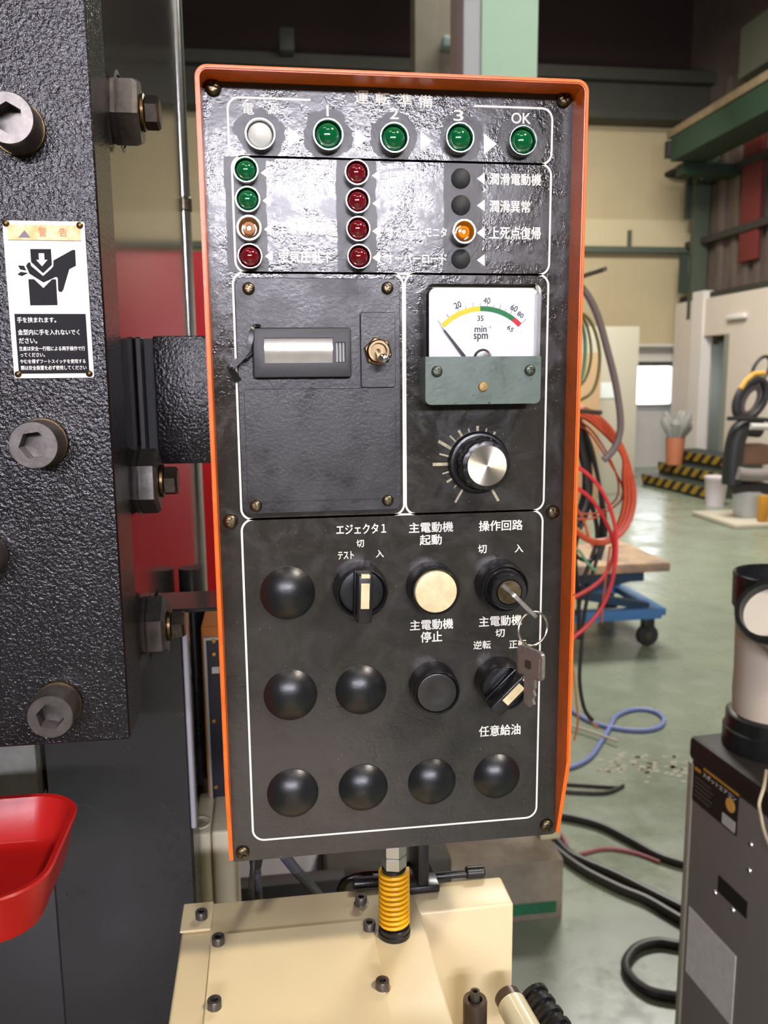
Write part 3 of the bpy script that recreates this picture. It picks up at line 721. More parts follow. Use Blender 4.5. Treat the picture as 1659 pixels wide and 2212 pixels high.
# --- dial knob and its scale
kc = U(1031, 1001, 0); mb = MB(); ks = sc(0)
for a_, ro_, wd in ((180, 101, 7), (165, 89, 3.6), (150, 102, 7), (135, 89, 3.6), (120, 86, 6), (105, 80, 3.2), (90, 83, 6), (75, 80, 3.4), (60, 80, 5), (195, 82, 3.4), (210, 80, 5), (225, 74, 2.4), (240, 100, 5), (300, 99, 6), (45, 74, 2)):
    t = math.radians(a_); mb.stroke([(kc.x+ks*60*math.cos(t), kc.z+ks*60*math.sin(t)), (kc.x+ks*ro_*math.cos(t), kc.z+ks*ro_*math.sin(t))], wd*ks, False, PR)
mb.build('knob_scale', mat('worn_print', (190, 178, 148), 0.6, var=0.5, vscale=260), panel, smooth=False)
kr = 70*sc(-0.003); kcen = (kc.x+0.0005, 0, kc.z+0.0006)
knob = MB().lathe([(kr, 0), (kr, 0.0015), (kr*0.985, 0.0022), (kr*0.93, 0.0034), (kr*0.86, 0.0036)], kcen, n=60).build('speed_knob', m_black, panel)
fl = lambda t: 1-0.045*max(0, math.cos(9*t))**2
rk = 58*sc(-0.018)
MB().lathe([(rk*0.97, 0.0034), (rk*1.0, 0.006), (rk*0.98, 0.0165), (rk*0.94, 0.018), (rk*0.80, 0.0185), (0, 0.0185)], kcen, n=108, flute=fl).build('knob_grip', m_black, knob)
sm = bpy.data.materials.new('spun_aluminium'); sm.use_nodes = True; b = sm.node_tree.nodes['Principled BSDF']
b.inputs['Base Color'].default_value = lin((214, 206, 190))+(1,); b.inputs['Metallic'].default_value = 1; b.inputs['Roughness'].default_value = 0.42; b.inputs['Anisotropic'].default_value = 0.9
tg = sm.node_tree.nodes.new('ShaderNodeTangent'); tg.direction_type = 'RADIAL'; tg.axis = 'Y'; sm.node_tree.links.new(tg.outputs[0], b.inputs['Tangent'])
rc = 46*sc(-0.019)
cap = MB().lathe([(rc, 0), (rc, 0.0006), (rc*0.97, 0.0009), (0, 0.0009)], (0, 0, 0), n=64).build('knob_cap', sm, knob)
cap.matrix_basis = Matrix.Translation((kcen[0], -0.0185, kcen[2])); plabel(cap, 'spun aluminium cap with bright radial glints')
# --- pushbuttons and selectors
def bezel(x, y, rpx, name, hh=0.0145):
    c_ = U(x, y, -hh); r = rpx*sc(-hh); o = (c_.x, 0, c_.z)
    b = MB().lathe([(r*1.05, 0), (r*1.05, 0.002), (r*1.02, hh*0.6), (r, hh-0.002), (r*0.97, hh-0.0005), (r*0.93, hh), (r*0.895, hh-0.0006), (r*0.88, hh-0.003), (r*0.88, 0.004)], o, n=64).build(name, m_black, panel)
    return b, o, r
def cap_(b, o, r, hh, m_, name, rr=0.86, dz=0.0):
    R = r*rr; return MB().lathe([(R, 0.003), (R, hh-0.0012), (R*0.97, hh-0.0003), (R*0.9, hh), (R*0.5, hh-dz*0.7), (0, hh-dz)], o, n=56).build(name, m_, b)
b, o, r = bezel(942, 1279, 56.5, 'push_button'); plabel(cap_(b, o, r, 0.0150, m_cream, 'button_cap', 0.865), 'yellowed cream button cap')
b, o, r = bezel(945, 1498, 54.5, 'push_button'); cap_(b, o, r, 0.0138, mat('worn_black_cap', (42, 41, 38), 0.35, speck=(150, 140, 110), spscale=300, spth=0.8, bump=0.00005, bscale=500), 'button_cap', 0.865, 0.0012)
def selector(x, y, rpx, ang):
    b, o, r = bezel(x, y, rpx, 'selector_switch'); cap_(b, o, r, 0.0105, m_black, 'switch_disc', 0.87)
    c_ = Vector(o); rot = Matrix.Translation(c_) @ Matrix.Rotation(ang, 4, 'Y')
    hw, hl = 0.0042, r*0.93
    mb = MB(); mb.box(-hw, hw, -0.0265, -0.010, -hl, hl, 0.0013, 3, rot)
    mb.box(-hw*1.15, hw*1.15, -0.016, -0.010, -hl, hl, 0.0008, 2, rot)
    mb.build('handle', m_black, b)
    mb = MB(); mb.box(-hw*0.55, hw*0.55, -0.0270, -0.026, -hl*0.38, hl*0.66, 0.0002, 1, rot); mb.box(-hw*0.55, hw*0.55, -0.0270, -0.024, hl*0.86, hl*1.01, 0.0002, 1, rot)
    plabel(mb.build('pointer', m_cream, b), 'cream pointer stripe')
selector(783, 1283, 59, math.radians(2)); selector(1091, 1488, 56.5, math.radians(45))
b, o, r = bezel(1092, 1272, 56.5, 'key_switch', 0.0135)
c_ = U(1098, 1277, -0.021); R = 42*sc(-0.021)
MB().lathe([(r*0.87, 0.004), (r*0.87, 0.012), (R*1.05, 0.0135), (R, 0.020), (R*0.95, 0.021), (R*0.72, 0.021), (R*0.70, 0.019)], o, n=56).build('lock_collar', m_black, b)
MB().lathe([(R*0.70, 0.015), (R*0.70, 0.0205), (R*0.66, 0.0212), (R*0.12, 0.0212), (R*0.1, 0.019), (0, 0.019)], o, n=40).build('lock_cylinder', mat('worn_nickel_brass', (168, 152, 118), 0.3, 1.0, var=0.45, vscale=250), b)
m_key = mat('nickel_key', (186, 180, 172), 0.3, 0.75, var=0.3, vscale=300)
# key in the lock: bow seen edge on
def key_mesh(mtx, bw, bh, th, blade_w, blade_l, rr=0.003):
    mb = MB(); pts = rrect(-bw/2, bw/2, 0, bh, rr, 5)
    mb.prism(pts, -th/2, th/2)
    mb.prism([(-blade_w/2, 0.0005), (blade_w/2, 0.0005), (blade_w/2, -blade_l*0.3), (blade_w*0.35, -blade_l*0.4), (blade_w/2, -blade_l*0.55), (blade_w*0.3, -blade_l*0.7), (blade_w*0.45, -blade_l*0.85), (0, -blade_l), (-blade_w/2, -blade_l*0.9)], -th*0.4, th*0.4)
    bmesh.ops.transform(mb.bm, matrix=mtx, verts=mb.bm.verts[:]); return mb
lc = Vector(o)+Vector((0, -0.030, 0))
ax_w = Vector((1, 0, -1)).normalized(); ax_out = Vector((0, -1, 0)); ax_n = ax_out.cross(ax_w)
Mk = Matrix((ax_w, ax_n, ax_out)).transposed().to_4x4(); Mk.translation = lc
kt = key_mesh(Mk, 0.0205, 0.019, 0.0020, 0.007, 0.0175)
tag(kt.build('switch_key', m_key), 'nickel key turned in the key switch, its bow seen edge on', 'key')
# key ring with the spare key
rg = thing('spare_key', 'spare key dangling on a wire ring from the key in the switch', 'key', U(1150, 1400, -0.047))
rcn = U(1151, 1358, -0.047); rr_ = 39.5*sc(-0.047)
e1 = Vector((0.96, 0.28, 0)).normalized(); e2 = Vector((0, 0.1, 1)).normalized()
MB().tube([rcn+e1*rr_*math.cos(t)+e2*rr_*math.sin(t) for t in [2*PI*k/48 for k in range(48)]], 0.00065, 10, closed=True).build('split_ring', mat('ring_wire', (205, 200, 190), 0.25, 1.0), rg)
kb = U(1146, 1462, -0.050); th_ = math.radians(66)
uu = Vector((math.cos(th_), -math.sin(th_), 0)); vv = Vector((0, 0, 1)); nn = vv.cross(uu)
Mk = Matrix((uu, nn, vv)).transposed().to_4x4(); Mk.translation = kb
mb = key_mesh(Mk, 0.0190, 0.0155, 0.0022, 0.008, 0.0165, 0.0028)
mb.build('key_blank', m_key, rg)
mb = MB(); mb.prism(rrect(-0.0078, 0.0078, 0.0015, 0.0118, 0.0006, 3), -0.0016, -0.0010); bmesh.ops.transform(mb.bm, matrix=Mk, verts=mb.bm.verts[:])
mb.build('bow_inset', mat('dull_brown_grey', (134, 118, 110), 0.45, 0.4), rg)
mb = MB(); mb.prism(rrect(-0.0022, 0.0022, 0.0048, 0.0092, 0.001, 4), -0.0021, -0.0015); bmesh.ops.transform(mb.bm, matrix=Mk, verts=mb.bm.verts[:])
mb.build('bow_mark', mat('dark_brown', (62, 48, 42), 0.5), rg)

# ================================================================== PRESS (left)
YP = 0.06
XP = (U(192, 0, YP).x+U(275, 1590, YP).x)/2
zpb = U(275, 1597, YP).z
press = thing('press_slide', 'black wrinkle painted press plate filling the left edge, with four socket bolts', 'press', (-0.35, 0.085, zpb))
MB().box(-0.62, XP, YP, YP+0.052, zpb, 2.3, 0.001, 1).build('front_plate', m_wrinkle, press)
zbb = zpb+0.02
XS = XP-0.0005
ZBED = U(400, 1323, 0.17).z
mb = MB(); mb.box(-0.62, XS, YP+0.052, 0.166, zbb, 2.3); mb.box(-0.62, XS-0.0002, 0.166, 0.225, ZBED+0.006, 2.3); mb.box(-0.62, XS-0.0003, 0.225, 0.62, 0, 2.3)
mb.build('slide_body', m_pressg, press)
def socket_mesh(r, h, m):
    a = MB().lathe([(0, 0), (r, 0), (r, h*0.93), (r*0.95, h), (0, h)], (0, 0, 0), n=48)
    bq = MB().lathe([(0, h*0.45), (r*0.60, h*0.45), (r*0.60, h*1.5), (0, h*1.5)], (0, 0, 0), n=6)
    return finish(boolean(raw(a), raw(bq)), m, 35)
hs = 50*sc(YP-0.022); sb = socket_mesh(hs, 0.021, m_boltblk)
for i, (x, y) in enumerate(((16, 254), (72, 962), (108, 1549), (-60, 1215))):
    p = U(x, y, YP-0.022)
    bo = put(sb, 'socket_bolt', (p.x, YP-0.001, p.z), press, Matrix.Rotation(0.25+i*0.4, 3, 'Y'))
    if i != 3:
        q = put(MB().lathe([(hs*1.04, -0.0002), (hs*1.06, 0.001), (hs*1.04, 0.0024), (hs*0.9, 0.0024)], (0, 0, 0), n=48).build('washer', mat('bronze_washer', (120, 98, 66), 0.35, 1.0, var=0.5, vscale=120), None).data, 'lock_washer', (p.x, YP-0.0005, p.z), press)
for o_ in [o_ for o_ in COL.objects if o_.name.startswith('washer')]: bpy.data.objects.remove(o_)
# side adjusting nuts
YN = YP+0.052+0.028
def side_nut(cy, k):
    p = UX(300, cy, XS); z = U(290, cy, YN).z; o_ = (XS, YN, z)
    base = MB().lathe([(0.016, 0), (0.0215, 0.0), (0.0225, 0.002), (0.0225, 0.0145), (0.0205, 0.0170), (0.008, 0.0170)], o_, (1, 0, 0), n=6)
    bmesh.ops.rotate(base.bm, cent=Vector(o_), matrix=Matrix.Rotation(0.18*k+0.55, 3, 'X'), verts=base.bm.verts[:])
    nb_ = base.build('adjusting_nut', m_boltblk, press, ang=25)
    MB().lathe([(0.0215, 0.0035), (0.0245, 0.0040), (0.0215, 0.0046)], o_, (1, 0, 0), n=32).build('lock_ring', m_black, nb_)
    MB().lathe([(0.0105, 0.0170), (0.0115, 0.0176), (0.0115, 0.0194), (0.0105, 0.0200), (0.006, 0.0200)], o_, (1, 0, 0), n=32).build('spring_washer', MATS['bronze_washer'], nb_)
    MB().lathe([(0.0092, 0.0200), (0.0104, 0.0204), (0.0104, 0.0275), (0.0092, 0.0292), (0, 0.0292)], o_, (1, 0, 0), n=6).build('hex_bolt', mat('worn_dark_hex', (96, 88, 80), 0.32, 0.9, var=0.4, vscale=150), nb_, ang=25)
side_nut(243, 0); side_nut(1040, 1); side_nut(1353, 2)
# bracket that carries the panel
BY = 0.168
bzt, bzb = U(390, 726, BY).z, U(390, 1000, BY).z
br = thing('panel_bracket', 'black wrinkle painted bracket joining the press to the control panel', 'bracket', (XS+0.04, BY, bzb))
xg0, xg1 = U(312, 860, BY).x, U(338, 860, BY).x
MB().box(XS+0.0005, xg0, BY, 0.21, bzb, bzt-0.0005, 0.001, 1).build('bracket_foot', mat('bracket_satin_black', (40, 38, 41), 0.5), br)
MB().box(xg0, xg1, BY+0.012, 0.208, bzb, bzt-0.001).build('bracket_web', m_gap, br)
MB().box(xg1, px0+0.03, BY-0.006, 0.21, bzb, bzt, 0.0015, 2).build('bracket_arm', m_wrinkle, br)
# chrome pipe
YQ = 0.62
pp = MB(); x_ = (U(375, 0, YQ+0.03).x+U(432, 1280, YQ+0.03).x)/2; rp = 16.5*sc(YQ)
pp.cyl((x_, YQ+0.03, 0), (x_, YQ+0.03, 2.6), rp, n=28); pipe = pp.build('conduit_pipe', mat('galvanised_pipe', (176, 178, 176), 0.22, 1.0, var=0.15, vscale=30))
z_ = U(392, 432, YQ).z
tag(pipe, 'vertical galvanised conduit pipe between the press side and the control panel', 'pipe')
MB().cyl((x_, YQ+0.03, z_-0.009), (x_, YQ+0.03, z_+0.009), rp*1.16, n=28, bev=0.002).build('pipe_coupling', m_steel, pipe)

# sign on the press plate
YS = YP-0.0012
sgn = thing('warning_sign', 'white and orange Japanese hand crush warning sign riveted to the press plate', 'sign', U(104, 818, YS))
sx0, sx1 = (U(5, 476, YS).x+U(31, 818, YS).x)/2, (U(182, 479, YS).x+U(203, 815, YS).x)/2
sz1, sz0 = (U(5, 476, YS).z+U(182, 479, YS).z)/2, (U(31, 818, YS).z+U(203, 815, YS).z)/2
m_sw = mat('sign_white', (246, 243, 240), 0.6, spec=0.25, var=0.05, vscale=80); m_sb = mat('sign_black', (24, 23, 26), 0.6, spec=0.2, speck=(140, 138, 132), spscale=600, spth=0.76)
MB().prism(rrect(sx0, sx1, sz0, sz1, 0.0012), YS, YP).build('backing', m_sw, sgn)
sw, sh = sx1-sx0, sz1-sz0
def sl(y): return 5+(y-476)*26/342
def sr(y): return 182+(y-479)*21/336
def sp_(x, y, o=0.0002):           # photo pixel on the sign -> point, squared to the sign's own edges
    u_ = (x-sl(y))/(sr(y)-sl(y)); ty = (y-476-2*u_*(818-y)/342); q = U(x, y, YS)
    return Vector((sx0+u_*sw, YS-o, q.z))
def srect(u0_, u1_, ya_, yb_, m_, nm, o=0.0001):
    za_, zb_ = U(100, ya_, YS).z, U(100, yb_, YS).z
    MB().poly([(sx0+u0_*sw, YS-o, za_), (sx0+u1_*sw, YS-o, za_), (sx0+u1_*sw, YS-o, zb_), (sx0+u0_*sw, YS-o, zb_)]).build(nm, m_, sgn, smooth=False)
srect(0.055, 0.95, 486, 519, mat('sign_orange', (246, 160, 70), 0.4, var=0.25, vscale=120, var2=(250, 205, 160)), 'orange_band')
srect(0.055, 0.95, 519, 520, m_sb, 'line'); srect(0.06, 0.945, 678, 807, m_sb, 'black_band')
C7 = 1/6.145
def spoly(pts, m_, nm, o=0.0002):
    MB().poly([sp_(x*C7, 470+y*C7, o) for x, y in pts]).build(nm, m_, sgn, smooth=False)
spoly([(400, 418), (675, 418), (688, 628), (570, 740), (412, 590)], m_sb, 'pictogram')
spoly([(512, 475), (585, 475), (590, 562), (630, 562), (557, 648), (480, 562), (518, 562)], m_sw, 'pictogram', 0.0003)
spoly([(372, 600), (398, 592), (412, 640), (570, 775), (690, 668), (707, 640), (707, 570), (960, 430), (998, 430), (1008, 640), (920, 685), (838, 960), (815, 990), (785, 985), (770, 960), (765, 800), (740, 788), (575, 862), (390, 745), (345, 640)], m_sb, 'pictogram')
spoly([(375, 818), (450, 818), (575, 935), (690, 820), (742, 820), (762, 1162), (400, 1165)], m_sb, 'pictogram')
spoly([(238, 635), (320, 640), (350, 705), (270, 690)], m_sb, 'pictogram'); spoly([(232, 755), (275, 720), (375, 735), (290, 778)], m_sb, 'pictogram')
spoly([(240, 268), (325, 168), (410, 268)], mat('faded_purple', (120, 104, 118), 0.5), 'pictogram')
m_or2 = mat('orange_outline', (200, 110, 60), 0.5)
for s_, a in (('警', (83, 101, 491, 511)), ('告', (128, 145, 492, 511))): text_px(s_, *a, YS-0.0003, m_or2, sgn, 0.0)
m_st = mat('sign_text_white', (232, 230, 226), 0.5)
for s_, a in (('手を挟まれます。', (37, 121, 685, 697)), ('金型内に手を入れないでく', (39, 172, 711.5, 723.5)), ('ださい。', (41, 80, 730, 742)), ('生産は安全一行程による両手操作で行', (42, 184, 748, 757.5)),
              ('ってください。', (44, 97, 762, 771)), ('やむを得ずフートスイッチを使用する', (44, 185, 776, 785)), ('際は安全装置を必ず使用してください', (46, 187, 789.5, 799))):
    text_px(s_, *a, YS-0.0003, m_st, sgn, 0.02)
for x, y in ((72, 72), (1055, 100), (235, 2080), (1182, 2072)):
    p = U(x*C7, 470+y*C7, YS-0.001); MB().lathe([(0.0019, 0), (0.0018, 0.0008), (0.001, 0.0014), (0, 0.0015)], (p.x, YS, p.z), n=20).build('rivet', MATS['bronze_washer'], sgn)

# lower press bed (matt black box) with shelf plate and slim edge
YL = 0.17
lx0, lx1 = U(98, 1700, YL).x, U(402, 1500, YL).x
zl = U(400, 1323, YL).z
bed = thing('press_bed', 'matt black lower press frame under the press plate, left of the beige box', 'press', (lx0/2+lx1/2, 0.4, 0))
MB().box(lx0, lx1, YL, 0.222, 0, zl, 0.002, 1).build('bed_frame', m_press, bed)
MB().box(lx0, lx1+0.045, YL-0.001, 0.222, zl, zl+0.003, 0.0008, 1).build('top_plate', m_pressg, bed)
MB().box(lx1-0.001, lx1+0.003, YL-0.001, YL+0.01, zl-0.175, zl, 0.0008, 1).build('edge_strip', mat('pale_edge_highlight', (168, 166, 176), 0.35, 0.4), bed)  # pale colour stands for the highlight along the bed's right edge
struct(MB().box(lx0-0.05, lx0-0.002, 0.16, 0.222, zpb-0.09, zpb+0.0195, 0.003).build('trim_8', mat('grey_stony_metal', (118, 118, 112), 0.5, bump=0.002, bscale=60, var=0.3, vscale=50)))
MB().box(XS+0.006, U(500, 1500, 0.42).x, 0.42, 0.43, 0, U(440, 1330, 0.42).z).build('gap_shade_sheet', m_gap, bed)  # dark sheet added to keep the gap below the shelf in shade
struct(MB().box(-0.62, lx0-0.002, 0.1, 0.6, 0, 0.5, 0.004).build('trim_10', mat('worn_dark_casting', (42, 46, 40), 0.6, bump=0.002, bscale=30, var=0.35, vscale=14)))
# control box with orange frame behind the panel's left edge
YO = 0.30
ob = thing('relay_box', 'dark blue relay box in an orange frame, seen in the gap left of the panel', 'box', U(470, 1740, YO))
ox0, oz1, oz0 = U(440, 1500, YO).x, U(460, 1352, YO).z, U(465, 1742, YO).z
MB().box(ox0, ox0+0.10, YO, YO+0.06, oz0, oz1, 0.001, 1).build('frame', mat('ochre_orange', (190, 112, 40), 0.5), ob)
MB().box(ox0+0.0015, ox0+0.098, YO-0.002, YO+0.001, oz0+0.002, oz1-0.010, 0.0005, 1).build('bezel', mat('aluminium_trim', (190, 188, 182), 0.4, 0.8), ob)
fx = ox0+0.0045
MB().box(fx, ox0+0.095, YO-0.003, YO, oz0+0.005, oz1-0.013, 0.0004, 1).build('front', mat('navy_front', (24, 24, 36), 0.4), ob)
for y in (1386, 1414, 1559, 1702, 1728):
    p = U(461, y, YO-0.004); MB().lathe([(0.0022, 0), (0.0018, 0.0009), (0, 0.0012)], (max(p.x, fx+0.003), YO-0.003, p.z), n=16).build('brass_screw', mat('brass', (190, 150, 80), 0.35, 1.0), ob)
MB().box(fx+0.004, fx+0.011, YO-0.0042, YO-0.003, U(461, 1452, YO).z, U(461, 1438, YO).z, 0.0003, 1).build('label_tab', m_milk, ob)
tag(MB().tube([(ox0-0.012, 0.36, zl-0.008), (ox0-0.012, 0.36, oz0-0.03)], 0.012, 16).build('black_pole', m_black), 'black pole standing in the gap beside the relay box', 'pole')
# beige switch box
YX = 0.235
sbx = thing('switch_box', 'small ivory enclosure with oval emblem beside the black press frame', 'box', U(450, 1940, YX))
ax0, ax1 = U(417, 1850, YX).x, U(508, 1850, YX).x
az1 = U(450, 1800, YX).z
MB().box(ax0, (ax0*0.56+ax1*0.44), YX, YX+0.075, az1-0.14, az1, 0.003, 3).build('body', mat('ivory_plastic', (206, 198, 170), 0.4, var=0.08, vscale=20), sbx)
MB().box((ax0*0.56+ax1*0.44)+0.0004, ax1, YX-0.0005, YX+0.078, az1-0.14, az1+0.001, 0.003, 3).build('cover', MATS['ivory_plastic'], sbx)
q = UZ(432, 1778, az1)
mb = MB().tube([(q.x+0.0085*math.cos(t), q.y+0.010*math.sin(t), az1+0.0005) for t in [2*PI*k/32 for k in range(32)]], 0.0009, 8, closed=True)
mb.build('oval_emblem', MATS['ivory_plastic'], sbx)
mb = MB().poly([(q.x+0.006*math.cos(t), q.y+0.0045*math.sin(t)**3, az1+0.0004) for t in [2*PI*k/24 for k in range(24)]]); mb.build('emblem_eye', mat('olive_grey', (150, 142, 112), 0.5), sbx)

# red tray
ZT = 1.235
ta, tb = UZ(158, 1745, ZT), UZ(90, 1712, ZT)
txr = UZ(158, 1770, ZT).x; tyf = UZ(90, 1712, ZT).y; tyn = UZ(20, 1945, ZT).y
tray = MB(); m_tray = mat('red_enamel', (164, 22, 20), 0.30, var=0.1, vscale=30, bump=0.0001, bscale=200)
def tray_ring(ins, z):
    return [tray.bm.verts.new((x, y, z)) for x, y in rrect(txr-0.26+ins, txr-ins, tyn+ins, tyf-ins, 0.03-ins*0.7, 8)]
rings = [tray_ring(0.008, ZT-0.030), tray_ring(0.002, ZT-0.008), tray_ring(0, ZT-0.001), tray_ring(0.001, ZT), tray_ring(0.004, ZT-0.0005), tray_ring(0.005, ZT-0.003), tray_ring(0.011, ZT-0.026), tray_ring(0.013, ZT-0.0275)]
for A_, B_ in zip(rings, rings[1:]):
    n = len(A_)
    for k in range(n): tray.bm.faces.new([A_[k], A_[(k+1) % n], B_[(k+1) % n], B_[k]])
tray.bm.faces.new(rings[0]); tray.bm.faces.new(rings[-1])
tag(tray.build('red_tray', m_tray, ang=50), 'shiny red rounded tray sticking in at the lower left edge', 'tray')
tag(MB().box(txr-0.2, txr-0.12, tyf-0.02, 0.165, ZT-0.045, ZT-0.0302, 0.002).build('tray_arm', m_press), 'black arm under the red tray', 'arm')

# ================================================================== BEIGE BOX (bottom)
ZC = 1.13
cb = (UZ(400, 1950, ZC), UZ(1085, 1896, ZC), UZ(1113, 1960, ZC), UZ(905, 1962, ZC))
yb_ = (cb[0].y+cb[1].y)/2; yf_ = (cb[2].y+cb[3].y)/2; xl_ = UZ(385, 2060, ZC).x; xr2 = (cb[1].x+cb[2].x)/2; xm_ = UZ(945, 2090, ZC).x
bx = thing('beige_cover', 'beige painted sheet metal machine cover below the control panel', 'machine cover', (xl_/2+xr2/2, 0, ZC-0.3))
MB().prism_z([(xl_, yb_), (xr2, yb_), (xr2, yf_), (xm_, yf_), (xm_, -0.42), (xl_, -0.42)], ZC-0.5, ZC)
main = MB(); main.box(xl_, xm_, -0.42, yb_, ZC-0.5, ZC, 0.0022, 3); main.box(xm_-0.01, xr2, yf_, yb_-0.0002, ZC-0.5, ZC-0.0002, 0.0022, 3)
main.build('cover_body', m_beige, bx)
# overlapping top sheets with their seams
s1 = UZ(457, 2020, ZC+0.0015); s2 = UZ(805, 1996, ZC+0.0015)
MB().box(s1.x, s2.x, -0.42, s1.y, ZC, ZC+0.0015, 0.0005, 1).build('top_sheet', m_beige, bx)
l1 = UZ(398, 2011, ZC+0.002)
MB().box(xl_-0.001, s1.x-0.0008, l1.y, yb_-0.001, ZC, ZC+0.0018, 0.0006, 1).build('corner_sheet', m_beige, bx)
msb = socket_mesh(0.0042, 0.0055, m_boltblk)
Rx = Matrix.Rotation(-PI/2, 3, 'X')     # heads face up
for x, y in ((435, 1970), (471, 2024), (463, 2161), (780, 1938), (798, 1993), (826, 2119)):
    p = UZ(x, y, ZC+0.006); put(msb, 'cover_bolt', (p.x, p.y, ZC+0.0012), bx, Rx)
    MB().lathe([(0.0032, 0), (0.0052, 0.0002), (0.0052, 0.0011), (0.0032, 0.0012)], (p.x, p.y, ZC+0.0003), (0, 0, 1), 20).build('washer', m_chrome, bx)
yq_ = yf_+0.03; zq_ = U(1118, 2035, yq_).z
MB().cyl((xr2-0.001, yq_, zq_), (xr2+0.005, yq_, zq_), 0.0062, n=6).build('side_bolt', mat('zinc_blue_bolt', (170, 192, 186), 0.35, 0.7), bx)
# spring post
sb_ = UZ(852, 2008, ZC+0.003); rsp = 30.5*(sb_-CAM).length/F*0.985
ztop = U(850, 1872, sb_.y).z
spo = thing('spring_post', 'yellow die spring on a black base standing on the beige cover under the panel', 'spring', (sb_.x, sb_.y, ZC))
MB().lathe([(0, 0), (rsp*1.03, 0), (rsp*1.03, 0.003), (rsp*0.96, 0.0035), (rsp*0.98, 0.0062), (rsp*0.9, 0.0068), (0, 0.0068)], (sb_.x, sb_.y, ZC), (0, 0, 1), 40).build('base', m_black, spo)
MB().cyl((sb_.x, sb_.y, ZC+0.006), (sb_.x, sb_.y, ztop), rsp*0.78, n=36).build('core', m_black, spo)
mb = MB(); turns = 11.0; n = int(turns*28); h0, h1 = ZC+0.0075, ztop-0.002; pr = None
pitch = (h1-h0)/turns; hb = pitch*0.31
for i in range(n+1):
    t = 2*PI*turns*i/n; z = h0+(h1-h0)*i/n; c_, s_ = math.cos(t), math.sin(t)
    sec = [(rsp*0.78, -hb), (rsp*0.97, -hb*0.9), (rsp, -hb*0.5), (rsp, hb*0.5), (rsp*0.97, hb*0.9), (rsp*0.78, hb)]
    cur = [mb.bm.verts.new((sb_.x+r_*c_, sb_.y+r_*s_, z+dz)) for r_, dz in sec]
    if pr:
        for k in range(6): mb.bm.faces.new([pr[k], pr[(k+1) % 6], cur[(k+1) % 6], cur[k]])
    else: mb.bm.faces.new(cur)
    pr = cur
mb.bm.faces.new(pr[::-1])
plabel(mb.build('coil', mat('yellow_spring_paint', (238, 176, 24), 0.35, var=0.12, vscale=90), spo, ang=50), 'yellow coil spring')
for k in range(3):
    z = ztop+0.0002+0.0092*k
    MB().lathe([(0.004, 0), (0.0078, 0), (0.0084, 0.0008), (0.0084, 0.0082), (0.0078, 0.009), (0.004, 0.009)], (sb_.x, sb_.y, z), (0, 0, 1), 6).build('hex_nut', mat('zinc_nut', (188, 192, 188), 0.3, 0.9), spo, ang=25)
MB().cyl((sb_.x, sb_.y, ztop), (sb_.x, sb_.y, max(hzb, ztop+0.03)), 0.004, n=16).build('stud', m_steel, spo)
# black bracket with rods behind the spring
bk = thing('black_clamp', 'black steel clamp with cross rods at the back edge of the beige cover', 'clamp', (UZ(915, 1925, ZC).x, yb_-0.02, ZC))
p1, p2 = UZ(884, 1935, ZC), UZ(944, 1908, ZC)
MB().box(p1.x, p2.x, p1.y, yb_+0.004, ZC, ZC+0.006, 0.0015, 2).build('foot', m_black, bk)
ry = yb_+0.002
MB().cyl(U(762, 1908, ry), U(830, 1903, ry), 0.0042, n=16, bev=0.001).build('rod', m_black, bk)
MB().cyl(U(826, 1903, ry), U(1012, 1886, ry), 0.0028, n=16).build('rod', m_black, bk)
MB().cyl(U(1006, 1885, ry), U(1046, 1882, ry), 0.0046, n=16, bev=0.001).build('rod', m_black, bk)
MB().box(p2.x-0.016, p2.x-0.008, yb_-0.012, yb_+0.03, ZC+0.001, ZC+0.055, 0.001).build('upright', m_black, bk)
mb = MB().tube(smooth_path([U(735, 1925, yb_+0.03), U(748, 1902, yb_+0.03), U(790, 1890, yb_+0.03), U(850, 1886, yb_+0.03), U(905, 1860, yb_+0.03), U(925, 1880, yb_+0.03), U(932, 1925, yb_+0.03)], 8), 0.0034, 10)
tag(mb.build('looped_hose', m_black), 'thin black hose looping behind the yellow spring', 'hose')
# pins in front
YV = yf_-0.035
ppn = thing('locating_pin', 'brown oily steel pin with a socket bolt on top, at the bottom edge', 'pin', U(1025, 2300, YV))
rr1 = 30*sc(YV); zc_ = U(1025, 2158, YV).z; xx = U(1026, 2170, YV).x
m_oil = mat('oily_brown_steel', (104, 90, 84), 0.35, 0.8, var=0.3, vscale=80)
MB().lathe([(0, -0.25), (rr1, -0.25), (rr1, -0.0015), (rr1*0.95, 0), (rr1*0.6, 0), (rr1*0.55, -0.003), (0, -0.003)], (xx, YV, zc_), (0, 0, 1), 40).build('shaft', m_oil, ppn)
put(socket_mesh(rr1*0.42, 0.009, m_boltblk), 'socket_bolt', (xx, YV, zc_-0.003), ppn, Rx)
pa, pb = U(1094, 2150, YV+0.012), U(1172, 2290, YV-0.04)
tp = thing('tilted_rod', 'cream rod with brown tip leaning at the bottom edge beside the pin', 'rod', pb)
pd = (pb-pa)
MB().cyl(pa, pa+pd*0.16, 0.0092, n=32, bev=0.001).build('tip', m_oil, tp)
MB().cyl(pa+pd*0.16, pb, 0.0101, n=32).build('shaft', mat('cream_gloss', (214, 204, 172), 0.18, 0.2), tp)
gp = thing('cable_gland', 'black ribbed cable gland at the lower right of the beige cover', 'gland', U(1180, 2290, YV+0.02))
g0, g1_ = U(1150, 2150, YV+0.04), U(1225, 2260, YV+0.0)
for k in range(9):
    a = g0.lerp(g1_, k/9); b_ = g0.lerp(g1_, (k+0.7)/9); MB().cyl(a, b_, 0.010 if k % 2 else 0.0118, n=20).build('rib', m_black, gp)
MB().cyl(g0, g1_, 0.0092, n=16).build('core', m_black, gp)
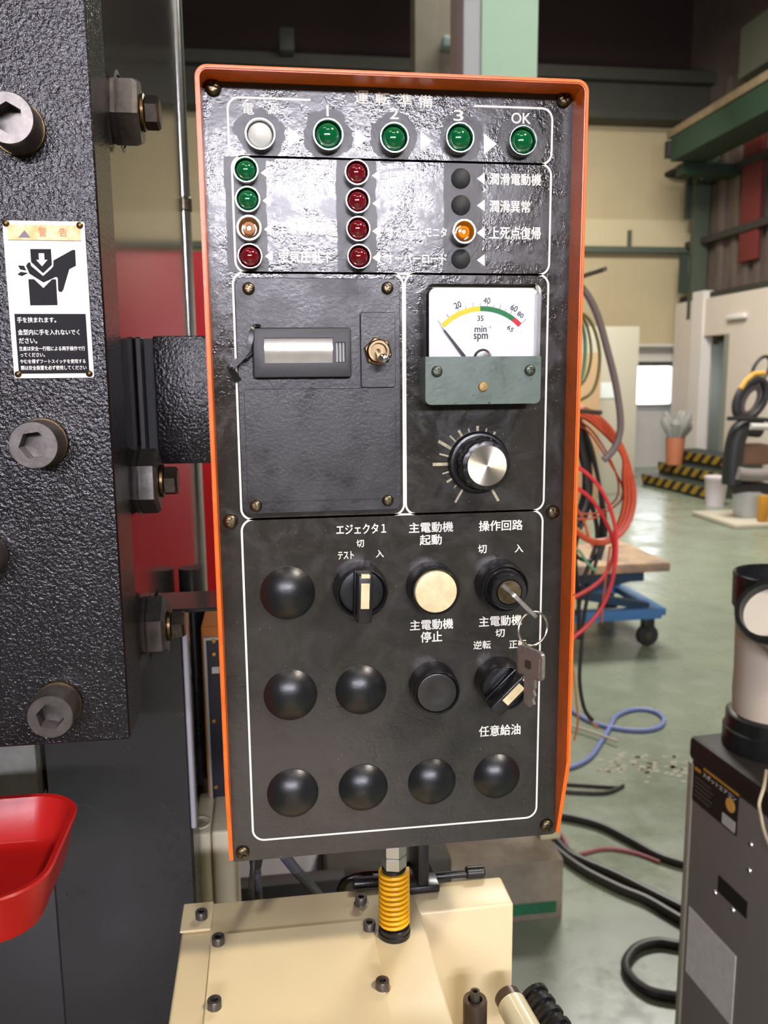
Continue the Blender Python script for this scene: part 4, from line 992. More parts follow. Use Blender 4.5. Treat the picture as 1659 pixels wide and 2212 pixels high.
MB().box(g0.x-0.004, g0.x+0.012, YV+0.02, YV+0.05, g0.z-0.03, g0.z-0.004, 0.003).build('block', m_black, gp)
# cables under the panel at the left
for pts, r_, lb, c_ in (([U(552, 1850, 0.10), U(554, 1880, 0.10), U(556, 1905, 0.11), U(560, 1960, 0.2), U(562, 2050, 0.4)], 0.0032, 'straight dark grey cable hanging from the left underside of the panel', (54, 52, 66)),
                        ([U(548, 1850, 0.088), U(546, 1885, 0.085), U(543, 1915, 0.10), U(541, 1960, 0.17)], 0.0022, 'thin black cable beside the grey cable under the panel', (24, 24, 26)),
                        ([U(612, 1845, 0.12), U(640, 1880, 0.16), U(668, 1910, 0.2), U(700, 1950, 0.28), U(720, 2000, 0.4)], 0.0042, 'slate blue cable slanting down under the panel', (66, 68, 86))):
    tag(MB().tube(smooth_path(pts, 6), r_, 10).build('cable', mat('cable_%d' % (c_[2]*7+c_[0]), c_, 0.45)), lb, 'cable')
MB()
gl_ = MB().cyl(U(553, 1836, 0.10), U(553, 1872, 0.10), 0.0062, 0.004, n=16).build('strain_relief', m_black, panel)

# ================================================================== MIDDLE GROUND
# pale green column on its concrete pedestal
YC = 2.05
col = thing('green_column', 'pale mint green square column rising behind the orange hood', 'column', (U(1083, 100, YC).x, YC+0.1, 0.17))
gx0, gx1, gx2 = U(1003, 80, YC).x, U(1040, 80, YC).x, U(1163, 80, YC).x
pz = 0.2
MB().box(gx1, gx2, YC, YC+0.2, pz, 8.9, 0.006).build('post', mat('mint_green_paint', (176, 206, 178), 0.5, var=0.04, vscale=3), col)
MB().box(gx0, gx1, YC+0.01, YC+0.19, pz, 8.9, 0.004).build('side_channel', mat('grey_white_paint', (176, 178, 178), 0.5), col)
pp0, pp1 = UZ(975, 2002, 0), UZ(1218, 1988, 0)
ped = MB(); py_ = (pp0.y+pp1.y)/2
zpd = U(1150, 1862, py_).z
ped.box(pp0.x-0.05, pp1.x, py_, py_+0.45, 0, zpd, 0.006, 2)
ped_m = mat('worn_concrete', (150, 140, 122), 0.85, var=0.3, vscale=9, var2=(118, 108, 92), bump=0.004, bscale=30)
ped = tag(ped.build('concrete_pedestal', ped_m), 'worn grey concrete plinth with a green stripe under the mint column', 'plinth')
MB().box(pp0.x-0.04, pp1.x-0.02, py_-0.002, py_+0.002, 0.022, 0.055).build('green_stripe', mat('green_stripe_paint', (34, 104, 66), 0.6, var=0.3, vscale=20), ped)
col.location.z = zpd
for o_ in col.children:
    for v in o_.data.vertices:
        if v.co.z < 0.5: v.co.z = zpd
for o_ in col.children: o_.matrix_parent_inverse = col.matrix_basis.inverted()
MB().box(gx1-0.06, gx2+0.02, YC-0.02, YC+0.23, zpd, zpd+0.02).build('base_plate', mat('green_base', (126, 170, 142), 0.5), col)
tag(MB().box(U(1168, 1800, py_+0.1).x, U(1212, 1800, py_+0.1).x, py_+0.1, py_+0.16, zpd, zpd+0.6, 0.004).build('cable_duct', mat('cream_duct', (206, 196, 160), 0.5)), 'cream cable duct standing on the concrete plinth', 'duct')
# wooden-grey H column far behind
hc = thing('grey_column', 'dim grey brown H beam column behind the mint column', 'column', (U(950, 60, 6).x, 6.1, 0))
a0_, a1_, a2_ = U(897, 60, 6).x, U(948, 60, 6).x, U(1010, 60, 6).x
m_gb = mat('grey_brown_steel', (106, 100, 84), 0.7, var=0.25, vscale=4)
MB().box(a0_, a1_, 6.0, 6.2, 0, 8.9).build('flange', m_gb, hc); MB().box(a1_, a2_, 6.05, 6.12, 0, 8.9).build('web', mat('brown_steel', (88, 80, 66), 0.7), hc)
MB().box(U(955, 90, 5.95).x, U(1004, 90, 5.95).x, 5.9, 6.04, U(980, 105, 5.95).z, U(980, 82, 5.95).z, 0.01).build('junction_box', mat('grey_teal', (120, 136, 130), 0.5), hc)
bs = tag(MB().box(U(602, 90, YF-0.6).x, U(635, 90, YF-0.6).x, YF-0.75, YF-0.5, U(620, 118, YF-.6).z, U(620, 68, YF-.6).z, 0.02).build('beam_stub', mat('dark_stub', (46, 50, 44), 0.7)), 'dark steel stub standing on the far crane beam', 'beam')
# red cabinet behind the press gap, low machinery
YRc = 1.9
rz1_ = U(430, 543, YRc).z
tag(MB().box(-0.30, 0.33, YRc, YRc+0.8, 0.0, rz1_, 0.01).build('red_machine', mat('red_machine_paint', (186, 22, 32), 0.35, var=0.06, vscale=4)), 'large red machine cabinet seen in the gap left of the panel', 'machine')
# pale board and dark machine base below panel
YK = 1.0
tag(MB().box(U(512, 1850, YK).x, U(690, 1850, YK).x, YK, YK+0.05, 0, U(600, 1800, YK).z, 0.003).build('white_board', mat('lavender_white', (188, 184, 192), 0.6)), 'pale lavender white board behind the hanging cables under the panel', 'board')
tag(MB().box(U(505, 1850, .8).x, U(735, 1850, .8).x, .70, .73, 0, U(600, 1912, .70).z, 0.003).build('dark_crate', m_gap), 'dark crate in front of the pale board behind the beige cover', 'crate')
tag(MB().box(U(700, 1850, .95).x, U(965, 1850, .95).x, .9, 1.3, 0, U(800, 1835, .95).z, 0.01).build('dark_machine_base', mat('dark_olive', (52, 50, 38), 0.6, var=0.4, vscale=20)), 'dark olive machine base behind the yellow spring', 'machine')

# hoses and cables hung on the column's arm
YH = 1.75
arm = thing('hose_hanger', 'steel hanger arm behind the panel that carries the hoses', 'hanger', (gx2, YC, 1.4))
for z in (U(1240, 640, YH).z, U(1240, 905, YH).z, U(1240, 1040, YH).z):
    MB().tube([(gx2-0.01, YC+0.05, z), (gx2+0.02, YH+0.09, z), (U(1262, 900, YH).x, YH+0.09, z-0.005)], 0.008, 10).build('arm', m_steel, arm)
def hose(pts, r_, c_, name, lb, cat, grp=None, y=YH, closed=False, n=8, rough=0.4):
    P = smooth_path([U(a, b_, y+(d[0] if d else 0)) for a, b_, *d in pts], n, closed)
    return tag(MB().tube(P, r_, 10, closed).build(name, mat('hose_%d_%d_%d' % c_, c_, rough)), lb, cat, grp)
s_ = sc(YH)
hose([(1225, 600), (1262, 628), (1290, 680), (1313, 760), (1330, 830), (1340, 900), (1338, 940), (1325, 972), (1304, 994)], 7.5*s_, (104, 92, 88), 'grey_hose', 'thick grey hose arching down on the right of the panel', 'hose', y=YH-0.12)
hose([(1230, 672), (1262, 680), (1283, 710), (1295, 760), (1292, 810), (1280, 845), (1258, 862), (1232, 868)], 3.6*s_, (98, 96, 48), 'olive_hose', 'thin olive hose making the wider loop beside the panel', 'hose')
hose([(1228, 668), (1258, 685), (1272, 720), (1277, 765), (1270, 805), (1256, 830), (1232, 842)], 3.2*s_, (92, 98, 56), 'olive_hose', 'thin olive hose making the narrower loop beside the panel', 'hose', y=YH+0.02)
hose([(1225, 655), (1256, 700), (1264, 750), (1258, 810), (1236, 850)], 4.5*s_, (92, 140, 104), 'green_hose', 'pale green hose just showing behind the olive hoses', 'hose', y=YH+0.04)
oc = (188, 74, 42)
coil = thing('orange_hose_coil', 'thick coil of orange hose hanging on the right of the panel', 'hose', U(1300, 1180, YH))
for i in range(10):
    dx = random.uniform(-1, 1); k = i/9
    P = [(1205, 895+5*dx), (1235, 880+18*k), (1268, 884+22*k), (1310, 915+26*k), (1345, 965+20*k), (1366-20*k, 1030), (1372-24*k, 1080+4*dx), (1362-24*k, 1125), (1338-18*k, 1158), (1300-10*k, 1175-8*k), (1255, 1160-6*k), (1218, 1110), (1200, 1040), (1196, 960)]
    y_ = YH+0.06*math.sin(i*2.1)
    MB().tube(smooth_path([U(a, b_, y_) for a, b_ in P], 6, True), 4.0*s_, 8, True).build('turn', mat('orange_hose', oc, 0.4, var=0.15, vscale=20), coil)
for i, P in enumerate(([(1200, 905), (1260, 915), (1300, 960), (1330, 1020), (1336, 1060), (1325, 1085), (1290, 1108), (1240, 1110)], [(1200, 910), (1262, 925), (1308, 985), (1340, 1040), (1345, 1070), (1330, 1092), (1285, 1118), (1240, 1122)])):
    MB().tube(smooth_path([U(a, b_, YH+0.08) for a, b_ in P], 6), 2.4*s_, 8).build('turn', MATS['orange_hose'], coil)
hose([(1225, 1000), (1254, 1013), (1285, 1040), (1308, 1075), (1322, 1110), (1330, 1150), (1330, 1210), (1318, 1270), (1298, 1315), (1270, 1350), (1235, 1380)], 4.2*s_, (206, 52, 56), 'red_hose', 'red hose in the longer outer loop beside the panel', 'hose', y=YH-0.2)
hose([(1225, 1042), (1250, 1056), (1280, 1082), (1305, 1120), (1322, 1160), (1325, 1200), (1308, 1240), (1280, 1268), (1235, 1293)], 4.4*s_, (198, 46, 52), 'red_hose', 'red hose in the shorter inner loop beside the panel', 'hose', y=YH-0.17)
hose([(1318, 1180), (1312, 1225), (1302, 1300), (1300, 1345)], 2.6*s_, (170, 90, 50), 'brown_hose', 'thin brown hose hanging inside the red loops', 'hose', y=YH)
xh = U(1222, 900, YH).x
MB().tube([(xh, YH+0.09, U(1215, 1700, YH).z), (xh, YH+0.09, U(1215, 590, YH).z)], 0.012, 10).build('post', m_steel, arm)
for py_h in (606, 668, 884, 1003, 1046):
    z_h = U(1225, py_h, YH).z
    MB().tube([(xh, YH-(0.24 if py_h in (606, 884) else 0.05), z_h), (xh, YH+0.24, z_h)], 0.006, 8).build('peg', m_steel, arm)
MB().tube([U(1222, 884, YH+0.16), U(1252, 916, YH+0.16)], 0.006, 8).build('hook', m_steel, arm)
bun = thing('black_cable_bundle', 'bundle of black cables hanging inside the orange hose coil', 'cable', U(1270, 1200, YH))
for i, (P, r_) in enumerate((([(1235, 880), (1262, 925), (1280, 985), (1295, 1050), (1302, 1120), (1302, 1170), (1290, 1205), (1275, 1260), (1262, 1330), (1256, 1400), (1252, 1470), (1262, 1530), (1280, 1556)], 5),
                             ([(1238, 900), (1255, 960), (1262, 1010), (1262, 1060), (1248, 1110), (1232, 1140)], 7), ([(1240, 890), (1270, 945), (1286, 1000), (1298, 1080), (1296, 1180), (1278, 1210), (1250, 1205), (1236, 1180)], 5),
                             ([(1242, 920), (1268, 975), (1276, 1040), (1270, 1100), (1250, 1150), (1242, 1200), (1250, 1300), (1250, 1380)], 6), ([(1240, 940), (1258, 1000), (1270, 1060), (1286, 1120), (1290, 1160), (1280, 1200), (1262, 1250), (1246, 1330)], 6),
                             ([(1245, 905), (1262, 1000), (1268, 1080), (1240, 1140)], 9), ([(1250, 905), (1285, 1010), (1306, 1100), (1308, 1160), (1296, 1210)], 4))):
    MB().tube(smooth_path([U(a, b_, YH+0.16+0.02*((i*3) % 5-1)) for a, b_ in P], 6), r_*s_, 8).build('cable', mat('black_cable', (36, 36, 34), 0.45), bun)
hose([(1244, 1140), (1262, 1155), (1278, 1168), (1285, 1172)], 3.5*s_, (190, 130, 84), 'tan_wire', 'short tan wire among the black cables', 'cable', y=YH-0.04)
hose([(1238, 1180), (1255, 1195), (1268, 1215), (1288, 1235)], 3.5*s_, (96, 150, 110), 'green_wire', 'short green wire among the black cables', 'cable', y=YH-0.03)
hose([(1238, 1090), (1258, 1118), (1272, 1160), (1280, 1180)], 3.2*s_, (188, 90, 54), 'orange_wire', 'short orange wire among the black cables', 'cable', y=YH-0.05)
# odd ends at the foot of the bundle
MB().tube(smooth_path([U(a_, b2, YH+0.17) for a_, b2 in [(1262, 1530), (1275, 1555), (1290, 1572)]], 6), 4*s_, 8).build('copper_lead', mat('copper_lead', (182, 122, 84), 0.4), bun)
hose([(1238, 1440), (1244, 1500), (1248, 1560), (1240, 1600)], 2.5*s_, (180, 120, 50), 'ochre_wire', 'thin ochre wire along the lower right edge of the hood', 'cable', y=YH-0.1)
def fhose(pts, r_, c_, name, lb, cat='hose', z=None):
    P = smooth_path([UZ(a, b_, r_+(d[0] if d else 0)) for a, b_, *d in pts], 10)
    return tag(MB().tube(P, r_, 10).build(name, mat('hose_%d_%d_%d' % c_, c_, 0.45)), lb, cat)
fhose([(1215, 1520), (1250, 1545), (1285, 1562), (1330, 1573), (1380, 1578), (1420, 1572), (1434, 1556), (1420, 1540), (1390, 1532), (1358, 1535), (1330, 1548), (1318, 1570), (1300, 1600), (1275, 1635), (1240, 1655), (1205, 1660)], 0.0095, (110, 122, 176), 'blue_hose', 'blue hose with one loop lying on the green floor')
fhose([(1190, 1760), (1240, 1768), (1300, 1785), (1360, 1815), (1420, 1848), (1478, 1867), (1540, 1880)], 0.013, (30, 29, 28), 'black_floor_hose', 'upper black hose crossing the floor towards the air cooler')
fhose([(1190, 1800), (1225, 1840), (1260, 1860), (1330, 1890), (1400, 1925), (1480, 1965), (1560, 2000)], 0.014, (34, 32, 30), 'black_floor_hose', 'middle black hose crossing the floor towards the air cooler')
fhose([(1190, 1825), (1225, 1855), (1270, 1885), (1340, 1920), (1400, 1945), (1478, 1990), (1560, 2030)], 0.014, (42, 40, 37), 'black_floor_hose', 'lowest of the black hoses crossing the floor side by side')
fhose([(1560, 2040), (1478, 2042), (1420, 2035), (1375, 2048), (1352, 2080), (1362, 2110), (1400, 2140), (1450, 2152), (1480, 2152), (1560, 2150)], 0.0125, (38, 35, 34), 'black_floor_hose', 'black hose lying in a round loop beside the air cooler')
fhose([(1205, 1790), (1222, 1820), (1232, 1850), (1260, 1843), (1310, 1833), (1370, 1842), (1425, 1862)], 0.006, (150, 84, 92), 'pink_hose', 'thin pink hose lying between the black floor hoses')
fhose([(1200, 1692), (1260, 1696), (1330, 1700), (1345, 1697), (1310, 1712), (1250, 1712), (1205, 1708)], 0.007, (48, 44, 42), 'thin_black_cable', 'flat black cable end on the floor below the blue hose', 'cable')
fhose([(1225, 1565, 0.016), (1270, 1578, 0.016), (1333, 1601, 0.016)], 0.0055, (176, 166, 156), 'pale_rod', 'pale thin rod lying on the floor right of the panel above the blue hose end', 'rod')
# worn patch on the floor: thin chipped paint islands
m_chip = mat('bare_floor', (150, 146, 126), 0.7)
mb = MB()
for i in range(110):
    px_, py2 = random.uniform(1290, 1500), random.gauss(1652, 14)
    q = UZ(px_, py2, 0.0008); a0 = random.uniform(0, PI); rx = random.uniform(0.003, 0.022)
    mb.poly([(q.x+rx*math.cos(t)*random.uniform(.6, 1), q.y+rx*0.6*math.sin(t)*random.uniform(.6, 1), 0.0008) for t in [2*PI*k/7 for k in range(7)]])
o_ = mb.build('trim_9', m_chip, None, smooth=False); o_['kind'] = 'structure'

# scissor lift table
lt = thing('lift_table', 'blue scissor lift table on casters with a wooden top', 'lift table', UZ(1330, 1378, 0))
fy = UZ(1385, 1395, 0).y; fxr = UZ(1400, 1378, 0).x
m_blue = mat('blue_enamel', (62, 108, 156), 0.4); m_blued = mat('dark_blue_enamel', (24, 50, 74), 0.5)
zfr = U(1400, 1350, fy).z; s4 = sc(fy)
ya_ = fy; yb2 = fy+0.55
x0_ = fxr-1.0; zf0 = 0.16
for yy in (ya_, yb2): MB().box(x0_, fxr, yy-0.03, yy+0.03, zf0, zf0+0.06, 0.005).build('base_rail', m_blue, lt)
for xx in (x0_, fxr): MB().box(xx-0.04, xx+0.04, ya_, yb2, zf0+0.01, zf0+0.05, 0.005).build('cross_rail', m_blue, lt)
zt_ = U(1400, 1185, fy+0.2).z
for yy in (ya_+0.03, yb2-0.03):
    MB().tube([(x0_+0.1, yy, zt_-0.12), (fxr-0.06, yy, zf0+0.06)], 0.03, 4).build('scissor_arm', m_blued, lt)
    MB().tube([(x0_+0.1, yy+0.02, zf0+0.06), (fxr-0.15, yy+0.02, zt_-0.12)], 0.03, 4).build('scissor_arm', m_blued, lt)
MB().box(x0_, fxr-0.1, ya_+0.0, yb2, zt_-0.14, zt_-0.08, 0.004).build('upper_frame', m_blued, lt)
MB().box(x0_-0.02, fxr+0.03, ya_-0.04, yb2+0.04, zt_-0.08, zt_-0.03, 0.004).build('wooden_top', mat('dirty_plywood', (196, 160, 116), 0.6, var=0.5, vscale=6, var2=(120, 104, 96)), lt)
for xx, yy in ((fxr-0.07, ya_), (x0_+0.35, ya_), (fxr-0.07, yb2), (x0_+0.1, yb2)):
    cf = MB().box(xx-0.03, xx+0.03, yy-0.03, yy+0.03, 0.10, zf0, 0.004).build('caster', m_black, lt)
    MB().lathe([(0.02, -0.02), (0.055, -0.02), (0.062, -0.012), (0.062, 0.012), (0.055, 0.02), (0.02, 0.02), (0, 0.02)], (xx, yy, 0.0625), (0, 1, 0), 28).build('wheel', mat('black_tyre', (30, 30, 30), 0.5), cf)
    MB().lathe([(0, -0.022), (0.02, -0.022), (0.02, 0.022), (0, 0.022)], (xx, yy, 0.0625), (0, 1, 0), 16).build('hub', m_steel, cf)

# ------------------------------------------------------------- air cooler (right edge)
ac = thing('spot_air_cooler', 'dark grey box air cooler with black top and thick cream duct at the right edge', 'air cooler')
ZA = 0.86; corner = UZ(1494, 1588, ZA)
rotA = math.radians(4.5)
ux = Vector((math.cos(rotA), math.sin(rotA), 0)); uy = Vector((math.sin(rotA), -math.cos(rotA), 0)); uz = Vector((0, 0, 1))
# local frame: +x to the right, +y towards the camera side, +z up
MA = Matrix((ux, uy, uz)).transposed().to_4x4(); MA.translation = Vector((corner.x, corner.y, 0))
ac.matrix_basis = Matrix.Translation((corner.x+0.2, corner.y-0.3, 0))
def abox(x0, x1, y0, y1, z0, z1, bev, nm, m_, par=ac):
    mb = MB(); mb.box(x0, x1, y0, y1, z0, z1, bev, 2, MA); return mb.build(nm, m_, par)
abox(0.0, 0.48, 0.0, 0.62, 0.05, ZA-0.045, 0.006, 'cabinet', mat('dark_grey_steel', (130, 126, 122), 0.5, bump=0.0001, bscale=300))
abox(-0.004, 0.484, -0.004, 0.624, ZA-0.045, ZA, 0.010, 'top_cover', mat('black_top_plastic', (40, 37, 35), 0.5, spec=0.3))
abox(-0.002, 0.002, -0.003, 0.012, 0.05, ZA-0.05, 0.001, 'edge_trim', mat('pale_edge', (150, 144, 126), 0.5))
def aface(y0, y1, z0, z1, m_, nm, o=0.001, par=ac):
    mb = MB(); mb.box(-o, -0.0001, y0, y1, z0, z1); bmesh.ops.transform(mb.bm, matrix=MA, verts=mb.bm.verts[:]); return mb.build(nm, m_, par, smooth=False)
MAi = MA.inverted()
def on_side(px, py):          # photo pixel -> local (y,z) on the cabinet's left side
    o_ = MAi @ CAM; d_ = MAi.to_3x3() @ ray(px, py); t_ = -o_.x/d_.x; q_ = o_+d_*t_; return q_.y, q_.z
ya_, za_ = on_side(1499, 1640); yb3, zb3 = on_side(1598, 1700); _, zc3 = on_side(1497, 1727)
lab = aface(ya_, yb3, zc3, za_, mat('label_black', (34, 32, 28), 0.5), 'product_label')
lh = za_-zc3; lw = yb3-ya_
aface(ya_+0.25*lw, yb3, za_-0.06*lh, za_+0.03*lh, mat('label_orange', (206, 146, 52), 0.5), 'label_stripe', 0.0015)
Wy = uy; exA = uy; 
def atext(s, yc, zc, w_, h_, m_): text_at(s, MA @ Vector((-0.0016, yc, zc)), w_, h_, m_, lab, exA, (0, 0, 1), 0.02)
atext('スポットエアコン', ya_+0.6*lw, za_-0.17*lh, 0.72*lw, 0.12*lh, m_st)
atext('■', ya_+0.12*lw, za_-0.17*lh, 0.14*lw, 0.08*lh, MATS['label_orange'])
mb = MB()
for k in range(5): mb.box(-0.0015, -0.0001, ya_+0.06*lw, ya_+(0.42+0.05*(k % 2))*lw, zc3+lh*(0.16+0.11*k), zc3+lh*(0.185+0.11*k), mtx=MA)
mb.build('small_print', mat('grey_print', (92, 88, 80), 0.6), ac)
mb = MB(); mb.lathe([(0, 0.0002), (0.0, 0.0016), (lh*0.16, 0.0016), (lh*0.16, 0.0002)], (0, 0, 0), (-1, 0, 0), 28)
bmesh.ops.transform(mb.bm, matrix=MA @ Matrix.Translation((0, ya_+0.85*lw, zc3+0.60*lh)), verts=mb.bm.verts[:]); mb.build('sun_mark', mat('sun_orange', (232, 176, 84), 0.5), ac)
aface(ya_+0.70*lw, ya_+0.97*lw, zc3+0.04*lh, zc3+0.30*lh, m_milk, 'barcode', 0.0016)
y5, z5 = on_side(1553, 1890); y6, _ = on_side(1614, 1965); _, z6 = on_side(1553, 1926)
aface(y5, y6, z6, z5, m_gap, 'grip_recess', 0.0012)
y7, z7 = on_side(1487, 1955); y8, z8 = on_side(1590, 2080); _, z9 = on_side(1483, 2098)
aface(y7+0.004, y8, z9, z7, mat('silvered_notice', (214, 212, 206), 0.5, 0.0, var=0.15, vscale=60), 'notice_plate', 0.0015)
for x, y in ((1622, 1824), (1618, 1880), (1545, 1928), (1583, 1966)):
    y_, z_ = on_side(x, y); mb = MB(); mb.lathe([(0.005, 0), (0.004, 0.002), (0, 0.003)], (0, 0, 0), (-1, 0, 0), 12); bmesh.ops.transform(mb.bm, matrix=MA @ Matrix.Translation((0, y_, z_)), verts=mb.bm.verts[:]); mb.build('screw', m_chrome, ac)
mb = MB()
for yy in (0.08, 0.54):
    for x_ in (0.08, 0.4): mb.box(x_-0.02, x_+0.02, yy-0.02, yy+0.02, 0.0, 0.051, 0.004, 1, MA)
mb.build('feet', m_black, ac)
# duct
dc = UZ(1660, 1612, ZA); dcx_, dcy = dc.x, dc.y
R_ = 0.066
zt5 = U(1640, 1240, dcy).z
m_duct = mat('cream_duct_cloth', (196, 182, 164), 0.55, bump=0.0006, bscale=40)
MB().lathe([(0, 0), (R_*1.16, 0), (R_*1.16, 0.035), (R_*1.1, 0.037), (R_*1.1, 0.06), (R_*1.0, 0.064), (0, 0.064)], (dcx_, dcy, ZA), (0, 0, 1), 48).build('duct_collar', m_black, ac)
hD = zt5-ZA
MB().lathe([(R_*0.95, 0.06), (R_*0.98, 0.1), (R_*0.97, hD*0.45), (R_*1.0, hD*0.7), (R_*1.06, hD-0.06)], (dcx_, dcy, ZA), (0, 0, 1), 48, flute=lambda t: 1+0.012*math.sin(3*t)).build('duct', m_duct, ac)
MB().lathe([(R_*1.05, hD-0.06), (R_*1.10, hD-0.058), (R_*1.12, hD-0.002), (R_*1.09, hD), (R_*1.04, hD-0.002), (R_*1.04, hD-0.055), (R_*1.0, hD-0.055), (R_*0.3, hD-0.05), (0, hD-0.05)], (dcx_, dcy, ZA), (0, 0, 1), 48).build('duct_rim', m_black, ac)
# nozzle elbow pointing to the camera
e0 = Vector((dcx_+0.03, dcy-0.03, ZA+hD*0.55)); e1_ = U(1676, 1338, dcy-0.10)
MB().tube(smooth_path([e0, e0.lerp(e1_, 0.5)+Vector((0.01, 0, -0.01)), e1_], 6), 0.040, 28).build('nozzle', m_duct, ac)
dn = (e1_-e0).normalized()
MB().lathe([(0.046, -0.03), (0.050, -0.02), (0.053, 0.0), (0.051, 0.006), (0.044, 0.006), (0.042, -0.012), (0, -0.012)], e1_+dn*0.03, dn, 48).build('nozzle_rim', m_black, ac)
MB().lathe([(0, 0), (0.0425, 0)], e1_+dn*0.021, dn, 40).build('nozzle_face', mat('nozzle_cream', (214, 206, 188), 0.5), ac)
P = smooth_path([UZ(1655, 1665, ZA+0.02), U(1650, 1700, 0.62), U(1640, 1735, 0.60), U(1643, 1760, 0.6), U(1652, 1800, 0.6), U(1672, 1850, 0.62)], 8)
plabel(MB().tube(P, 0.0025, 8).build('power_cord', mat('pale_cord_plastic', (184, 170, 140), 0.5), ac), 'thin pale cord')

# ================================================================== BACKGROUND
# white partition with cardboard and notice
YT = 9.6
px_l, px_r = U(1190, 900, YT).x, U(1375, 900, YT).x
pt = thing('white_partition', 'tall white partition panel behind the hanging hoses', 'partition', (px_r-0.3, YT, 0))
MB().box(px_l, px_r, YT, YT+0.08, 0, U(1340, 705, YT).z, 0.01).build('panel', mat('ivory_white_board', (172, 166, 148), 0.6), pt)
MB().box(U(1296, 845, YT).x, U(1330, 845, YT).x, YT-0.01, YT, U(1310, 860, YT).z, U(1310, 826, YT).z).build('notice', mat('pale_paper', (206, 214, 210), 0.6), pt)
tag(MB().box(U(1225, 800, 9.2).x, U(1292, 800, 9.2).x, 9.1, 9.3, 0, U(1270, 762, 9.2).z, 0.01).build('brown_board', mat('kraft_board', (170, 140, 104), 0.7)), 'brown board leaning before the white partition', 'board')
# steps with hazard stripes
m_haz = stripes_material('black_yellow_hazard', (150, 118, 26), (24, 24, 22), 0.10, (1, 1.0, 1.0))
m_step = mat('dark_green_tread', (44, 54, 46), 0.6)
A0, B0 = UZ(1388, 1046, 0), UZ(1524, 1080, 0)
dS = (B0-A0); dS.z = 0; LS = dS.length; dS.normalize(); nS = Vector((-dS.y, dS.x, 0))
if nS.x < 0: nS = -nS
st = thing('hazard_steps', 'dark green steps with black and yellow striped edges in the far corner', 'steps', A0)
def spt(u_, v_): p_ = A0+dS*u_+nS*v_; return (min(p_.x, XR-0.04), p_.y)
for i, (u_, v_, za_, zb_) in enumerate(((0, 0, 0, 0.15), (0.0, 0.24, 0.15, 0.31), (0.0, 0.42, 0.31, 0.48))):
    MB().prism_z([spt(u_, v_), spt(LS, v_), spt(LS, 1.1), spt(u_, 1.1)], za_, zb_).build('step', m_step, st)
    MB().prism_z([spt(u_, v_-0.02), spt(LS, v_-0.02), spt(LS, v_-0.001), spt(u_, v_-0.001)], zb_-0.11, zb_-0.005).build('hazard_edge', m_haz, st)
y_n = A0.y
# bin with bags
bn = thing('orange_bin', 'orange bin stuffed with grey bags on the far steps', 'bin')
zb0 = 0.3105; qb = UZ(1456, 1003, zb0); bn.location = qb
MB().lathe([(0, 0), (0.105, 0), (0.125, 0.36), (0.115, 0.36), (0.10, 0.02)], (qb.x, qb.y, zb0), (0, 0, 1), 24).build('tub', mat('orange_bin_plastic', (176, 108, 76), 0.5), bn)
mb = MB()
for i in range(14):
    a = random.uniform(0, 2*PI); d_ = random.uniform(0.05, 0.2); b0 = Vector((qb.x+0.05*math.cos(a), qb.y+0.05*math.sin(a), zb0+0.3))
    e_ = b0+Vector((d_*math.cos(a), d_*math.sin(a), random.uniform(0.2, 0.42)))
    mb.tube([b0, b0.lerp(e_, .5), b0.lerp(e_, .8), e_], (lambda i_: (0.02, 0.05, 0.06, 0.015)[i_]), 7)
mb.build('crumpled_bags', mat('grey_film', (150, 150, 146), 0.3), bn)
# bucket
qk = UZ(1544, 1092, 0); bk_ = MB()
bk_.lathe([(0, 0), (0.10, 0), (0.125, 0.30), (0.132, 0.31), (0.132, 0.34), (0.118, 0.345), (0.05, 0.35), (0, 0.35)], (qk.x, qk.y, 0), (0, 0, 1), 28)
tag(bk_.build('white_bucket', mat('white_bucket_plastic', (206, 194, 200), 0.4)), 'white lidded bucket left of the black robot', 'bucket')
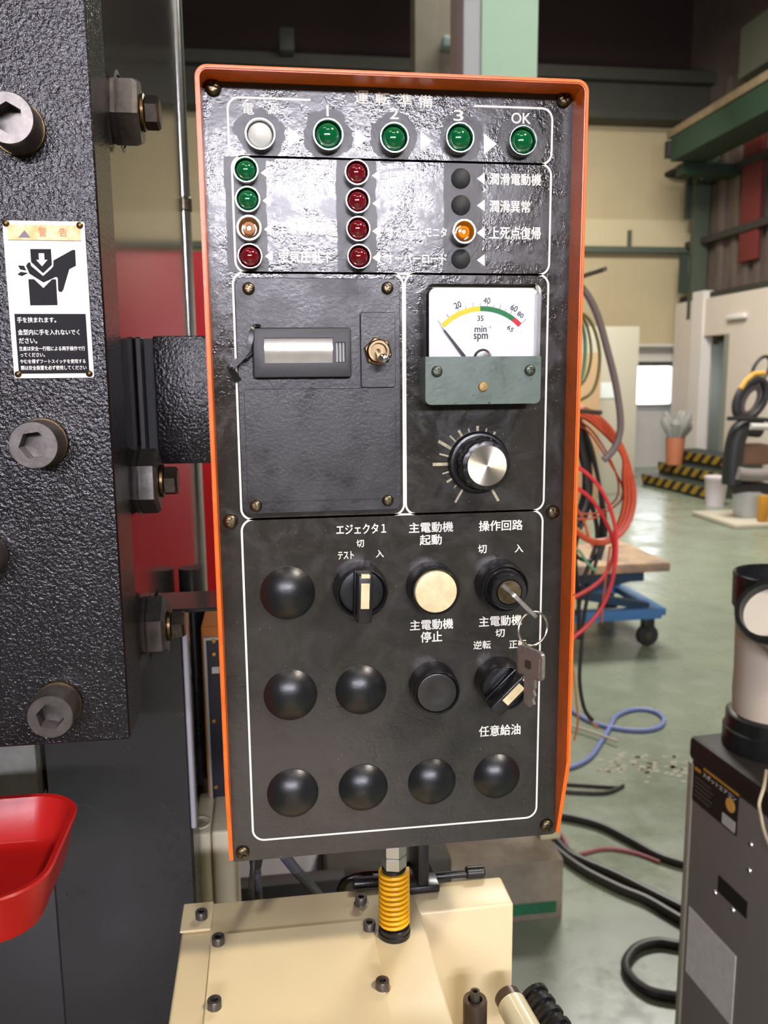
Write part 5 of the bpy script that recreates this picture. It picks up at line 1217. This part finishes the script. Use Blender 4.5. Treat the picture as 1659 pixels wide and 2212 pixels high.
# robot / handling unit at the right edge
rb = thing('handling_robot', 'black industrial robot with looped hoses at the far right edge', 'robot', UZ(1640, 1140, 0))
YR2 = UZ(1620, 1128, 0).y; sR = sc(YR2)
def RP(px, py, dy=0.0): return U(px, py, YR2+dy)
MB().box(RP(1548, 1110).x, RP(1760, 1110).x, YR2-0.35, YR2+0.5, 0.0, 0.05, 0.01).build('floor_plate', mat('pale_plate', (176, 168, 150), 0.5), rb)
MB().cyl((RP(1625, 1100).x, YR2+0.1, 0.05), (RP(1628, 1060).x, YR2+0.1, RP(1620, 1062).z), 30*sR, 34*sR, 28).build('pedestal', mat('light_grey_casting', (196, 198, 196), 0.3), rb)
m_rb = mat('robot_black', (28, 28, 30), 0.5); m_rg = mat('robot_grey', (124, 116, 114), 0.4)
MB().tube(smooth_path([RP(1580, 1045), RP(1582, 1000), RP(1590, 950), RP(1605, 925), RP(1640, 925)], 6), 22*sR, 16).build('column', m_rb, rb)
MB().tube(smooth_path([RP(1592, 1022, -.1), RP(1625, 1026, -.1), RP(1680, 1024, -.1)], 4), 15*sR, 16).build('arm', m_rg, rb)
MB().tube(smooth_path([RP(1585, 1055), RP(1620, 1050), RP(1670, 1058)], 4), 14*sR, 14).build('lower_arm', m_rb, rb)
MB().box(RP(1602, 985).x, RP(1665, 985).x, YR2-0.02, YR2+0.2, RP(1630, 1005).z, RP(1630, 960).z, 0.03).build('brown_cover', mat('brown_leather', (120, 88, 66), 0.6), rb)
for i, (cx_, cy_, rx_, ry_, rr_2, mm_) in enumerate(((1622, 862, 30, 42, 9, m_rb), (1622, 866, 18, 30, 8, mat('grey_hose_r', (96, 88, 92), 0.5)), (1644, 798, 17, 28, 4, m_rb))):
    MB().tube([RP(cx_+rx_*math.cos(t)+0.35*ry_*math.sin(t), cy_-ry_*math.sin(t), 0.04*i) for t in [2*PI*k/28 for k in range(28)]], rr_2*sR, 10, True).build('hose_loop', mm_, rb)
MB().tube([RP(1600, 840, -.1), RP(1612, 822, -.1), RP(1628, 808, -.1), RP(1652, 806, -.1)], 6*sR, 8).build('yellow_hose', mat('robot_yellow', (190, 146, 60), 0.5), rb)
MB().tube([RP(1572, 904, -.1), RP(1612, 904, -.1), RP(1670, 908, -.1)], 5*sR, 8).build('black_rod', m_rb, rb)
MB().tube([RP(1620, 921, -.1), RP(1660, 922, -.1)], 8*sR, 12).build('grey_sleeve', mat('pale_sleeve', (190, 186, 182), 0.4), rb)
MB().box(UZ(1572, 1108, 0.05).x, UZ(1589, 1108, 0.05).x, YR2-0.3, YR2-0.22, 0.05, RP(1580, 1072, -.25).z, 0.01).build('yellow_guard', mat('ochre_guard', (178, 124, 30), 0.5), rb)
